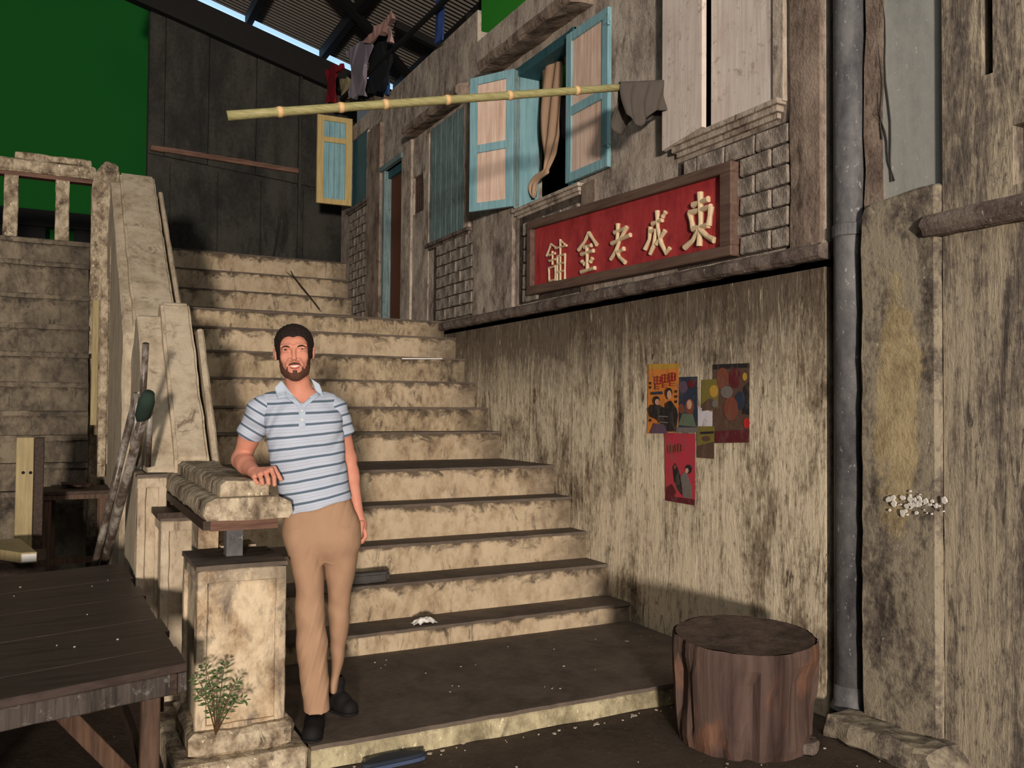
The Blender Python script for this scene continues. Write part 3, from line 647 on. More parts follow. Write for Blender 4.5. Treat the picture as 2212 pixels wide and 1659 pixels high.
def poster(name, label, quad, mat, prints, layer=1, group='posters pasted on the streaked wall'):
    v = [at(*Zp(*q), 'X', W) for q in quad]; c = sum(v, Vector())/4
    t = thing(name, label, 'poster', (W, c.y, c.z), group)
    flat('paper', [Zp(*q) for q in quad], PM[mat], t, layer)
    k = layer+1
    for nm, m, pts in prints: flat(nm, [Zp(*q) for q in pts], PM[m], t, k); k += .35
    return t
def ell(cx, cy, a, b, n=12, rot=0): return [(cx+a*math.cos(2*math.pi*i/n), cy+b*math.sin(2*math.pi*i/n)) for i in range(n)]
def glyph(cx, cy, s_):
    o = []
    for a, b, c, d in ((-.5,-.5,.5,-.38), (-.5,-.05,.5,.07), (-.5,.40,.5,.52), (-.46,-.5,-.32,.5), (.34,-.5,.48,.5), (-.07,-.6,.07,.55)):
        o.append([(cx+a*s_, cy+b*s_), (cx+c*s_, cy+b*s_), (cx+c*s_, cy+d*s_), (cx+a*s_, cy+d*s_)])
    return o
pr = [('title_strip', 'mustard', [(275,208),(565,205),(562,252),(275,262)])]
for cx, cy in ((360,365), (435,345), (505,330)): 
    for g_ in glyph(cx, cy, 72): pr.append(('lettering', 'redink', g_))
for cx, cy in ((360,425), (435,410), (505,395)):
    for g_ in glyph(cx, cy, 50)[:4]: pr.append(('lettering', 'redink', g_))
for yy in (380, 420, 640, 740): pr.append(('lettering', 'ink', [(285,yy),(300,yy),(300,yy+26),(285,yy+26)]))
for yy in (460, 510, 560): pr.append(('lettering', 'ink', [(535,yy),(550,yy),(550,yy+26),(535,yy+26)]))
pr += [('lettering', 'navy', [(300,478),(410,472),(412,500),(302,506)]),
       ('figure', 'ink', [(272,640),(300,600),(370,600),(440,640),(440,590),(490,560),(545,640),(560,700),(540,860),(440,862),(420,800),(350,740),(290,715)]),
       ('figure', 'purple', [(290,880),(330,780),(420,790),(460,880)]),
       ('head', 'ink', ell(352, 560, 32, 42)), ('head', 'face', ell(358, 575, 22, 30)), ('head', 'ink', ell(472, 485, 32, 48)), ('head', 'face', ell(474, 505, 22, 44)),
       ('lettering', 'grey', [(370,708),(460,712),(460,722),(370,718)]), ('lettering', 'grey', [(380,765),(460,770),(460,780),(380,776)])]
poster('film_poster', 'orange and yellow poster with two dark suited figures, top left of the group', [(272,208),(567,203),(560,868),(262,880)], 'orange', pr, 2)
poster('film_poster', 'dark poster with faces tucked behind the orange one', [(545,335),(748,328),(745,825),(535,820)], 'navy',
       [('figure', 'purple', ell(610, 430, 42, 60)), ('figure', 'green', [(560,800),(600,690),(700,690),(730,815)]), ('head', 'brick', ell(672, 620, 42, 78)), ('head', 'face', ell(668, 600, 24, 46)), ('figure', 'brick', ell(590, 640, 28, 48)), ('figure', 'dkred', ell(690, 400, 44, 40)), ('caption', 'grey', [(535,820),(742,822),(740,870),(530,872)])], 1)
poster('film_poster', 'red poster with two standing figures hanging below the others', [(428,872),(728,885),(722,1578),(438,1530)], 'red',
       [('border', 'dkred', [(440,1480),(724,1520),(722,1578),(438,1530)]), ('figure', 'ink', [(505,1200),(530,1165),(555,1210),(600,1340),(600,1480),(560,1430),(520,1340)]),
        ('figure', 'grey', [(585,1300),(630,1240),(660,1310),(690,1400),(690,1510),(610,1500)]), ('head', 'ink', ell(660, 1225, 34, 44)), ('head', 'face', ell(645, 1240, 16, 26)), ('head', 'brick', ell(528, 1205, 14, 22)),
        ('figure', 'dkred', [(445,1400),(500,1370),(540,1440),(520,1490),(442,1478)])]
       +[('lettering', 'brick', q) for c in ((490, 1030), (565, 1020)) for q in glyph(c[0], c[1], 70)], 2)
poster('film_poster', 'large peeling brown poster, rightmost of the group', [(898,212),(1252,198),(1250,968),(900,975)], 'brown',
       [('top_band', 'ink', [(898,212),(1252,198),(1252,240),(898,262)]), ('figure', 'brick', ell(990, 350, 60, 110)), ('figure', 'dkred', ell(1110, 340, 60, 100)), ('figure', 'ink', [(1190,430),(1250,380),(1250,700),(1180,690)]),
        ('figure', 'navy', ell(1160, 560, 50, 90)), ('figure', 'brick', ell(1070, 640, 70, 120)), ('figure', 'grey', ell(1030, 480, 60, 60)), ('figure', 'bright', ell(1222, 780, 32, 52)), ('figure', 'mustard', ell(1205, 330, 22, 40)), ('figure', 'dkred', [(920,860),(1240,840),(1245,960),(920,968)])], 1)
poster('handbill', 'small olive yellow handbill with torn lower half', [(790,360),(952,352),(945,640),(785,668)], 'olive',
       [('figure', 'mustard', ell(905, 470, 42, 60)), ('figure', 'brown', [(790,600),(860,540),(935,560),(940,640),(790,664)]), ('figure', 'grey', ell(915, 590, 26, 40))], 2)
poster('paper_slip', 'blank white paper slip among the posters', [(750,620),(892,672),(890,808),(752,808)], 'white', [], 2.4)
poster('handbill', 'torn brownish yellow handbill below the white slip', [(742,812),(910,812),(908,1128),(745,1115)], 'olive', [('figure', 'brown', [(745,1000),(908,960),(908,1125),(745,1112)]), ('lettering', 'ink', [(770,865),(905,858),(905,880),(770,888)]), ('figure', 'brown', ell(830, 930, 40, 26))], 2)

# ------------------------------------------------------------------ bamboo pole and draped cloth
bp = thing('bamboo_pole', 'long yellow green bamboo pole jutting level from the facade over the stairs', 'pole', (.74, 4.5, 3.0))
A0 = at(491, 250, 'Y', 4.5); B0 = at(1452, 186, 'X', W-.02); B0 = Vector((W-.02, 4.5, (A0+(at(1352, 188, 'Y', 4.5)-A0)*((W-.02-A0.x)/(at(1352, 188, 'Y', 4.5).x-A0.x))).z))
def onpole(px):
    lo, hi = 0., 1.
    for _ in range(40):
        m_ = (lo+hi)/2; q = A0.lerp(B0, m_)-EYE; x = 1106+FPX*q.dot(RT)/q.dot(fwd)
        if x < px: lo = m_
        else: hi = m_
    return lo
fr_ = [onpole(x) for x in (605, 737, 833, 967, 1101, 1246)]
pts = [A0]; rs = [.0245]
for f_ in fr_:
    for df, r_ in ((-.012, .0235), (-.004, .0262), (0, .0275), (.004, .0262), (.012, .0235)): pts.append(A0.lerp(B0, f_+df)); rs.append(r_)
pts.append(B0); rs.append(.022)
obj('culm', G().tube(pts, rs, 14), M['bamboo'], bp, smooth=True)
for f_ in fr_:
    a_, b_ = A0.lerp(B0, f_-.0055), A0.lerp(B0, f_+.0055)
    obj('joint', G().tube([a_, A0.lerp(B0, f_), b_], [.0262, .0292, .0262], 14), M['bamboo_node'], bp, smooth=True)
# cloth: a folded grey drape over the wall end of the pole
def pole_z(x): return A0.z+(B0.z-A0.z)*(x-A0.x)/(B0.x-A0.x)
gr = G(); nu, nv = 20, 30; v = []
for i in range(nu+1):
    u = i/nu; x = 3.10+.385*u
    for j in range(nv+1):
        s_ = (j/nv-.5)*2; L_ = .30+.05*math.sin(u*5+1)-.09*(u < .25)*(.25-u)*4+(.03*math.sin(u*11) if s_ > 0 else 0)
        a_ = s_*L_; zz = pole_z(x)+.034
        if abs(a_) < .05: y = 4.5+a_; z = zz-(a_/.05)**2*.02
        else: y = 4.5+math.copysign(.05+.035*(abs(a_)-.05)/.3+.016*math.sin(x*60+abs(a_)*9), a_); z = zz-.02-(abs(a_)-.05)
        x2 = x+.02*math.sin(a_*14+u*3)
        v.append((min(x2, W-.008), y, z))
cl = obj('draped_cloth', G().add(v, [(i*(nv+1)+j, i*(nv+1)+j+1, (i+1)*(nv+1)+j+1, (i+1)*(nv+1)+j) for i in range(nu) for j in range(nv)]), M['greycloth'], smooth=True)
sm = cl.modifiers.new('s', 'SOLIDIFY'); sm.thickness = .008
tag(cl, 'dark grey cloth bunched over the wall end of the bamboo pole', 'cloth')

# ------------------------------------------------------------------ downpipe, pier and its plinth
dp = thing('drain_pipe', 'tall grey cast downpipe in the gap between facade and pier', 'pipe', (3.53, 3.08, .08))
obj('pipe', G().tube([(3.53, 3.08, .09), (3.53, 3.08, 5.2)], .078, 28), M['pipe'], dp, smooth=True)
obj('shoe', G().lathe(3.53, 3.08, [(.079, .20), (.083, .12), (.098, .085), (.10, .08)], 28), M['pipe'], dp, smooth=True)
for z in (2.43, 4.6): obj('collar', G().lathe(3.53, 3.08, [(.079, z), (.086, z+.005), (.086, z+.06), (.079, z+.065)], 28), M['pipe'], dp)
obj('bracket', G().box(3.53, 3.66, 3.0, 2.98, 2.44, 2.50).box(3.6, 3.66, 2.97, 3.08, 2.3, 2.5), M['redwood'], dp)
pi_ = thing('stone_pier', 'broad weathered plaster pier with yellow patches, right of the downpipe', 'pier', (3.5, 2.75, 0))
obj('shaft', G().prism([(2.545, .05), (2.962, .05), (2.962, 2.50), (2.945, 2.545), (2.90, 2.56), (2.545, 2.585)], 'X', 3.46, 3.62), M['pier'], pi_, bevel=.014, rough=.008, cell=.07, nscale=8)
sp = G()
random.seed(5)
for _ in range(60):
    q = at(random.gauss(1980, 24), random.gauss(1088, 11)+0, 'X', 3.455)
    s_ = random.choice((.003, .004, .006, .009, .014)); sp.prism([(q.y+s_*math.cos(a)*random.uniform(.6, 1.2), q.z+s_*math.sin(a)*random.uniform(.6, 1.2)) for a in [k*math.pi/3.5 for k in range(7)]], 'X', 3.4485-.0004*(_ % 9), 3.456)
tag(obj('plaster_splash', sp, M['whitepaint'], pi_), kind='stuff')
obj('plinth', G().prism([(2.40, 0), (3.06, 0), (3.03, .10), (2.46, .115)], 'X', 3.28, 3.60), M['pier'], pi_, bevel=.02, rough=.02, cell=.05, nscale=11)
# loose wires on the grey board
for k, (xa, ya, xb, yb) in enumerate([(1906,0,1928,392),(1899,10,1905,300),(1893,200,1930,390)]):
    pp = [at(xa+(xb-xa)*i/9+3*math.sin(i*1.3+k), ya+(yb-ya)*i/9, 'X', 3.524) for i in range(10)]
    tag(obj('loose_wire', G().tube(pp, .003, 6), M['wire']), ('long thin wire curving down the grey board, rightmost', 'short straight wire on the left edge of the grey board', 'thin wire low on the grey board crossing the others')[k], 'wire')

# ------------------------------------------------------------------ tree stump
sc_, sy_, sr = 2.965, 3.245, .375
tsx, tsy = 2.93, 3.19
tsm = thing('tree_stump', 'squat brown chopping stump standing by the foot of the wall', 'stump', (tsx, tsy, 0))
random.seed(12); n = 72; prof = []; v = []; f = []; H = .50
fac = [1+.03*noise.noise(Vector((math.cos(2*math.pi*k/n)*1.6, math.sin(2*math.pi*k/n)*1.6, 4)))+.022*noise.noise(Vector((math.cos(2*math.pi*k/n)*7, math.sin(2*math.pi*k/n)*7, 1))) for k in range(n)]
zs_ = [0, .04, .10, .18, .26, .34, .42, .47, .49]
R0 = [.305, .315, .322, .328, .333, .338, .34, .338, .332]
for i, (z, r_) in enumerate(zip(zs_, R0)):
    for k in range(n):
        a = 2*math.pi*k/n; g_ = .030*max(0, (noise.noise(Vector((math.cos(a)*3.1, math.sin(a)*3.1, z*1.5)))-.12))*3+.012*(noise.noise(Vector((math.cos(a)*11, math.sin(a)*11, z*1.2))) > .12)
        q = (r_*fac[k]-g_*(.4+.6*(z < .4)))
        v.append((tsx+q*math.cos(a), tsy+q*math.sin(a), z+.012*math.cos(a-1.2)*(i > 5)))
for i in range(len(zs_)-1):
    for k in range(n): f.append((i*n+k, i*n+(k+1) % n, (i+1)*n+(k+1) % n, (i+1)*n+k))
f.append(tuple(range(n))[::-1])
t = NT('stump_bark', .8); A = t.noise(7, (1, 1, .10), 6, .6, .4); B = t.noise(5, (1, 1, .5), 4, .6, 0, (3, 1, 1))
c_ = t.ramp(A, [(.34, S(52,38,34)), (.48, S(84,67,61)), (.6, S(98,80,72))]); c_ = t.mix(t.ramp(B, [(.54, 0), (.64, .75)]), c_, t.ramp(A, [(.4, S(80,52,42)), (.6, S(138,100,78))]))
M['bark'] = t.done(c_, A, .7, .03)
M['stump_top'] = stone('stump_top', S(70,58,52), S(88,74,66), S(104,88,78), vert=1, sc=6, drip=0, streak=12, bump=.5)
obj('trunk', G().add(v, f), M['bark'], tsm, smooth=False)
tv = []; tf = []
for i, q in enumerate((.97, .7, .4, .1)):
    for k in range(n):
        a = 2*math.pi*k/n; rr = .332*fac[k]*q; zz = .489+.012*math.cos(a-1.2)*q+.006*noise.noise(Vector((rr*math.cos(a)*9, rr*math.sin(a)*9, 2)))-(.0 if q > .9 else .006)
        tv.append((tsx+rr*math.cos(a), tsy+rr*math.sin(a), zz))
for i in range(3):
    for k in range(n): tf.append((i*n+k, i*n+(k+1) % n, (i+1)*n+(k+1) % n, (i+1)*n+k))
tf.append(tuple(range(3*n, 4*n)))
obj('top_face', G().add(tv, tf), M['stump_top'], tsm)
tag(obj('stone_chip', G().prism([(3.03, 2.86), (3.12, 2.90), (3.17, 2.98), (3.06, 3.02), (3.0, 2.93)], 'Z', 0, .05), M['ledge'], bevel=.008, rough=.01, cell=.03), 'flat grey stone chip on the floor between stump and pier', 'stone')

# ------------------------------------------------------------------ work table, front left
tb = thing('work_table', 'large dark plank work table with braced legs, front left', 'table', (-.6, 3.7, 0))
c0 = at(405, 1432, 'Z', .62); c1 = at(265, 1216, 'Z', .62); e0 = at(0, 1512, 'Z', .62)
dl = (c1-c0); dl.z = 0; Lt = dl.length; dl.normalize(); dw = (e0-c0); dw.z = 0; dw.normalize()
Wt = 1.35; pt = lambda a, b, z: Vector((c0.x, c0.y, 0))+dl*a+dw*b+Vector((0, 0, z))
npl = 9; HT = .62
for k in range(npl):
    a, b = Lt*k/npl, Lt*(k+1)/npl; dz = (.000, .0015, -.001, .001)[k % 4]; j = .012*math.sin(k*2.3)
    v = [pt(a+.0008, -.0+j, HT-.03), pt(b-.0008, 0+j, HT-.03), pt(b-.0008, Wt, HT-.03), pt(a+.0008, Wt, HT-.03), pt(a+.0008, 0+j, HT+dz), pt(b-.0008, 0+j, HT+dz), pt(b-.0008, Wt, HT+dz), pt(a+.0008, Wt, HT+dz)]
    obj('plank', G().add(v, [(0,3,2,1),(4,5,6,7),(0,1,5,4),(1,2,6,5),(2,3,7,6),(3,0,4,7)]), M['table_top'], tb, bevel=.003)
def tbeam(g, a, b, wd, ht): return g.beam(a, b, wd, ht)
obj('apron', G().beam(pt(.02, .0, HT-.068), pt(.02, Wt, HT-.068), .03, .075), M['table_wood'], tb, bevel=.004, rough=.003, cell=.06)
obj('apron', G().beam(pt(0, .05, HT-.068), pt(Lt, .05, HT-.068), .03, .075), M['dkwood'], tb, bevel=.004)
obj('apron', G().beam(pt(Lt-.03, .03, HT-.068), pt(Lt-.03, Wt, HT-.068), .03, .075), M['dkwood'], tb, bevel=.004)
for a in (.09, Lt-.09):
    for b in (.12, Wt-.25):
        obj('leg', G().beam(pt(a, b, 0), pt(a, b, HT-.03), .065, .065, (1, 0, 0)), M['leg_wood'], tb, bevel=.004)
obj('leg', G().beam(pt(.09, .98, 0), pt(.09, .98, HT-.03), .065, .065, (1, 0, 0)), M['leg_wood'], tb, bevel=.004)
obj('brace', G().beam(pt(.10, .16, .18), pt(.10, .44, HT-.08), .03, .06), M['leg_wood'], tb, bevel=.003)
obj('brace', G().beam(pt(.12, .08, HT-.18), pt(.30, .06, HT-.08), .03, .05), M['leg_wood'], tb, bevel=.003)
obj('brace', G().beam(pt(.06, .96, HT-.34), pt(.06, .66, HT-.095), .03, .09), M['table_wood'], tb, bevel=.003)
obj('stretcher', G().beam(pt(.09, .12, .2), pt(Lt-.09, .12, .2), .03, .05), M['dkwood'], tb, bevel=.003)
# ------------------------------------------------------------------ things behind the table
sb = thing('side_table', 'small dark table standing before the tiered wall', 'table', (.15, 8.9, 0))
q0 = at(72, 1064, 'Y', 8.3); q1 = at(236, 1064, 'Y', 8.3); zt_ = q0.z
obj('top', G().prism([(q0.x, 8.3), (q1.x+.02, 8.3), (q1.x+.0, 8.85), (q0.x+.05, 8.85)], 'Z', zt_-.03, zt_), M['dkwood'], sb, bevel=.003)
obj('apron', G().box(q0.x+.03, q1.x, 8.31, 8.34, zt_-.07, zt_-.03), M['leg_wood'], sb)
for x, y in ((q0.x+.09, 8.36), (q1.x-.03, 8.36), (q0.x+.12, 8.75), (q1.x-.03, 8.75)): obj('leg', G().box(x-.045, x+.045, y-.03, y+.03, 0, zt_-.03), M['leg_wood'], sb, bevel=.003)
obj('stretcher', G().box(q0.x+.1, q1.x, 8.34, 8.38, .2, .25), M['leg_wood'], sb)
tag(obj('cloth_scrap', G().prism([(.05, 8.6), (.22, 8.5), (.32, 8.7), (.18, 8.8), (.08, 8.75)], 'Z', zt_, zt_+.04), M['dkwood'], rough=.02, cell=.05), 'dark rag lying on the small table', 'rag')
lt = thing('leaning_board', 'pale upright timber with two dark knots before the tiers', 'timber', (-.16, 7.5, 0))
g0 = at(36, 945, 'Y', 7.5); g1 = at(74, 942, 'Y', 7.5); g2_ = at(96, 945, 'Y', 7.5)
obj('plank', G().box(g0.x, g1.x, 7.5, 7.62, 0.25, g0.z), M['cutwood'], lt, bevel=.004)
obj('plank', G().box(g1.x+.002, g2_.x, 7.52, 7.66, 0.25, g0.z-.005), M['dkwood'], lt, bevel=.004)
for x in (50, 66): q = at(x, 1021, 'Y', 7.5); obj('knot', G().prism([(q.x+.012*math.cos(a*math.pi/4), q.z+.012*math.sin(a*math.pi/4)) for a in range(8)], 'Y', 7.496, 7.51), M['black'], lt)
obj('foot_block', G().box(g0.x-.05, g2_.x+.1, 7.45, 7.75, 0, .25), M['dkwood'], lt)
cr = thing('timber_block', 'low wooden beam with a white cut end, far left floor', 'timber', (-.3, 6.9, 0))
k0 = at(45, 1216, 'Y', 6.5); k1 = at(80, 1213, 'Y', 6.5); k2 = at(80, 1192, 'Y', 6.5)
obj('beam', G().prism([(k0.x, 6.5), (k1.x, 6.5), (k1.x-.12, 7.2), (k0.x-.45, 7.2)], 'Z', k0.z-.005, k2.z), M['cutwood'], cr, bevel=.004)
obj('white_end', G().box(k0.x+.004, k1.x-.004, 6.493, 6.50, k0.z+.005, k2.z-.01), M['paper'], cr)
obj('bearer', G().box(k0.x-.35, k1.x+.05, 6.6, 7.1, 0, k0.z-.005), M['dkwood'], cr)
# steel poles leaning together
PL = [('steel_pole', 'leftmost dark steel pole, leaning against the parapet', (296, 850, 5.62), (207, 1212, 6.0), .022),
      ('steel_pole', 'thick steel pole with bright worn patches, middle of the bundle', (322, 850, 5.06), (226, 1215, 6.0), .026),
      ('steel_pole', 'thin grey steel pole rising highest beside the parapet', (315, 742, 5.17), (300, 1006, 5.5), .018),
      ('steel_pole', 'short dark steel pole nearest the middle pedestal', (326, 850, 5.17), (320, 1008, 5.27), .016)]
for nm, lb, a, b, r_ in PL:
    A_ = at(a[0], a[1], 'Y', a[2]); B_ = at(b[0], b[1], 'Y', b[2])
    if 'thin' not in lb and 'short' not in lb and B_.z > .02: B_ = B_+(B_-A_)*((B_.z-.02)/(A_.z-B_.z))
    tag(obj(nm, G().tube([B_, A_], r_, 14), M['steelpole'], smooth=True), lb, 'pole', 'poles leaning beside the parapet')
a_ = at(322, 850, 'Y', 5.05); b_ = at(302, 915, 'Y', 5.22)
tag(obj('folded_cloth', G().tube([a_, a_.lerp(b_, .3), a_.lerp(b_, .7), b_], [.03, .045, .04, .015], 10), M['olive'], smooth=True), 'dark olive cloth wrapped round the top of the poles', 'cloth')
tag(obj('grey_board', G().prism([(.412, 1.175), (.460, 1.175), (.460, 1.66), (.420, 1.62)], 'Y', 5.62, 5.64), M['greypanel'], bevel=.004), 'narrow grey board upright behind the steel poles', 'board')

# ------------------------------------------------------------------ fern at the pedestal
fe = thing('fern', 'small dark green fern growing at the foot of the front pedestal', 'plant', (.60, 3.70, .215))
random.seed(21)
root = Vector((.605, 3.735, .215))
for k, (ex, ez) in enumerate([(418,1462),(440,1436),(468,1446),(486,1432),(516,1470),(532,1512),(424,1502),(505,1508),(452,1478)]):
    e = at(ex, ez, 'Y', 3.70-.03*(k % 3)); m_ = root.lerp(e, .6)+Vector((0, -.03, .10))
    P_ = [root.lerp(m_, t_).lerp(m_.lerp(e, t_), t_) for t_ in [i/9 for i in range(10)]]
    stm = obj('frond', G().tube(P_, [.0025-.0002*i for i in range(10)], 5), M['stem'], fe)
    for i in range(2, 10):
        d = (P_[i]-P_[i-1]).normalized(); sd = d.cross(Vector((0, 1, 0))).normalized()
        for s_ in (-1, 1):
            L_ = .032*(1.1-abs(i-5)/7)*random.uniform(.8, 1.2); q = P_[i]+sd*s_*L_+d*L_*.7+Vector((0, random.uniform(-.01, .006), -.006)); wv = d*.0055
            obj('leaf', G().add([P_[i], (P_[i]+q)/2+wv, q, (P_[i]+q)/2-wv, (P_[i]+q)/2+Vector((0, -.004, 0))], [(0, 1, 4), (1, 2, 4), (2, 3, 4), (3, 0, 4)]), M['leafgreen'], stm)

# ------------------------------------------------------------------ small loose things
q = at(920, 1350, 'Z', .235)
random.seed(2); pv = []; pf = []
for i in range(9):
    for j in range(7):
        pv.append((q.x-.075+.15*i/8+random.uniform(-.006, .006), q.y-.01+.07*j/6, .240+max(0, .035*math.sin(i/8*math.pi)*(1-abs(j-3)/4)+random.uniform(-.008, .012))))
pf = [(i*7+j, i*7+j+1, (i+1)*7+j+1, (i+1)*7+j) for i in range(8) for j in range(6)]
po = obj('crumpled_paper', G().add(pv, pf), M['paper']); sm = po.modifiers.new('s', 'SOLIDIFY'); sm.thickness = .002
tag(po, 'crumpled white paper lying on the lowest stair tread', 'paper')
q = at(812, 1262, 'Y', 5.05); ly = 5.02
lp = [(-.13, -.055), (.15, -.055), (.175, -.03), (.18, .03), (.15, .055), (-.13, .055)]
qx = at(810, 1250, 'Y', 5.03).x
tag(obj('rubber_block', G().prism([(qx+a, 5.27+b) for a, b in lp], 'Z', .462, .525), M['rubber'], bevel=.014, seg=2, rough=.003, cell=.04), 'dark grey rounded block lying on the second step right of the man', 'block')
q = at(847, 1640, 'Z', .02)
lp = [(.14*math.cos(a)*(1+.08*math.cos(2*a)), .045*math.sin(a)-.012*math.cos(2*a)) for a in [k*2*math.pi/20 for k in range(20)]]
so = thing('rubber_slipper', 'dark navy slipper lying before the kerb, lower centre', 'slipper', (q.x, q.y-.01, 0))
ca, sa_ = math.cos(.05), math.sin(.05)
obj('sole', G().prism([(q.x+a*ca-b*sa_, q.y-.01+a*sa_+b*ca) for a, b in lp], 'Z', .002, .018), plain('blue_sole', S(70,84,112), .7, .1), so)
obj('footbed', G().prism([(q.x+(a*ca-b*sa_)*.97, q.y-.01+(a*sa_+b*ca)*.97) for a, b in lp], 'Z', .018, .034), M['navy'], so, bevel=.003)
tw = [at(628,585,'Y',11.45), at(634,598,'Y',11.42), at(650,618,'Y',11.2), at(668,640,'Y',11.0), at(690,668,'Y',10.85)]
tag(obj('twig', G().tube(tw, [.006, .011, .012, .011, .009], 7).tube([tw[1], tw[1]+Vector((-.1, 0, .06))], [.006, .003], 5), M['dkwood']), 'thin dry twig leaning on the uppermost steps', 'twig')
tag(obj('white_rod', G().beam(at(868, 776, 'Y', 7.60)+Vector((0, 0, .005)), at(955, 775, 'Y', 7.60)+Vector((0, 0, .0)), .01, .01), M['paper']), 'thin white rod on the edge of an upper step', 'rod')
q = at(138, 1525, 'Z', 0)
tag(obj('bottle_cap', G().lathe(q.x, q.y, [(.015, 0), (.0155, .004), (.013, .008)], 20), M['paper']), 'round white disc on the floor under the large table', 'disc')
random.seed(8); fl = G()
def flake(x, y, z, s_):
    n_ = random.randint(4, 6); a0 = random.random()*6
    fl.prism([(x+s_*random.uniform(.5, 1.1)*math.cos(a0+2*math.pi*k/n_), y+s_*random.uniform(.5, 1.1)*math.sin(a0+2*math.pi*k/n_)) for k in range(n_)], 'Z', z, z+.004)
for _ in range(24): flake(random.uniform(1.2, 3.4), random.uniform(3.8, 4.8), .113, random.choice((.003, .004, .005, .007)))
for _ in range(45): flake(random.uniform(-.6, 3.4), random.uniform(2.0, 5), .0, random.choice((.002, .003, .004, .006)))
for _ in range(30): flake(random.uniform(2.6, 3.35), random.uniform(2.5, 3.1), .0, random.choice((.004, .006, .009)))
for x, y, s_ in ((1354, 1386, .014), (1000, 1605, .02), (1590, 1618, .012), (1635, 1570, .01)): q = at(x, y, 'Z', .113 if y < 1450 else 0); flake(q.x, q.y, .113 if y < 1450 else 0, s_)
for _ in range(8): flake(random.uniform(-.2, .3), random.uniform(3.7, 5.2), .622, random.choice((.003, .005)))
for _ in range(40): flake(random.uniform(1.0, 2.9), 3.69+random.uniform(-.06, -.005), 0, random.choice((.004, .007, .012)))
tag(obj('paint_flakes', fl, M['flake']), 'tiny pale plaster flakes scattered over floor and lower landing', 'debris', kind='stuff')
# ------------------------------------------------------------------ laundry beyond the facade top
lp_a = at(738, 214, 'X', 3.35); lp_b = at(985, -22, 'X', 3.35)
tag(obj('laundry_pole', G().tube([lp_a, lp_b], .03, 10), M['black_steel']), 'dark pole running above the far facade top, hung with laundry', 'pole')
def cloth(name, label, pts, x, col, th=.02, cat='clothing'):
    v = [at(a, b, 'X', x) for a, b in pts]
    m = plain(name+'_cloth', S(*col), .95, .18, 9)
    tag(obj(name, G().prism([(p.y, p.z) for p in v], 'X', x-th, x+th), m, rough=.03, cell=.09, nscale=5), label, cat, 'laundry above the facade')
cloth('garment', 'dark red garment hanging leftmost in the laundry', [(705,148),(738,138),(742,148),(728,156),(724,222),(706,220),(708,165)], 3.30, (128,22,34))
cloth('garment', 'lilac grey garment hanging from the laundry pole', [(748,110),(778,86),(802,78),(806,100),(792,140),(790,208),(752,214),(760,150)], 3.28, (132,124,136))
cloth('garment', 'small cream garment hanging behind the lilac one', [(736,172),(758,165),(760,214),(738,218)], 3.40, (158,146,112))
cloth('garment', 'long pinkish cloth slung highest on the laundry pole', [(786,92),(812,58),(848,22),(852,40),(826,74),(800,96)], 3.26, (176,138,130))
cloth('garment', 'black garment hanging between lilac and blue cloths', [(800,98),(838,60),(850,110),(828,200),(792,206)], 3.36, (26,28,34))
cloth('garment', 'narrow pink strip hanging beside the black garment', [(838,64),(848,60),(846,90),(838,92)], 3.24, (176,144,138))
cloth('garment', 'steel blue garment hanging near the facade top', [(824,115),(842,112),(840,206),(820,206)], 3.42, (48,82,124))
cloth('garment', 'blue trouser leg hanging highest, near the green screen', [(943,-12),(960,-14),(957,88),(944,94)], 3.42, (44,66,120))
cloth('plaster_scrap', 'broken plaster lump on the far facade top', [(672,212),(700,196),(735,212),(800,214),(840,206),(838,222),(700,232)], 3.46, (112,98,84), .06, 'rubble')
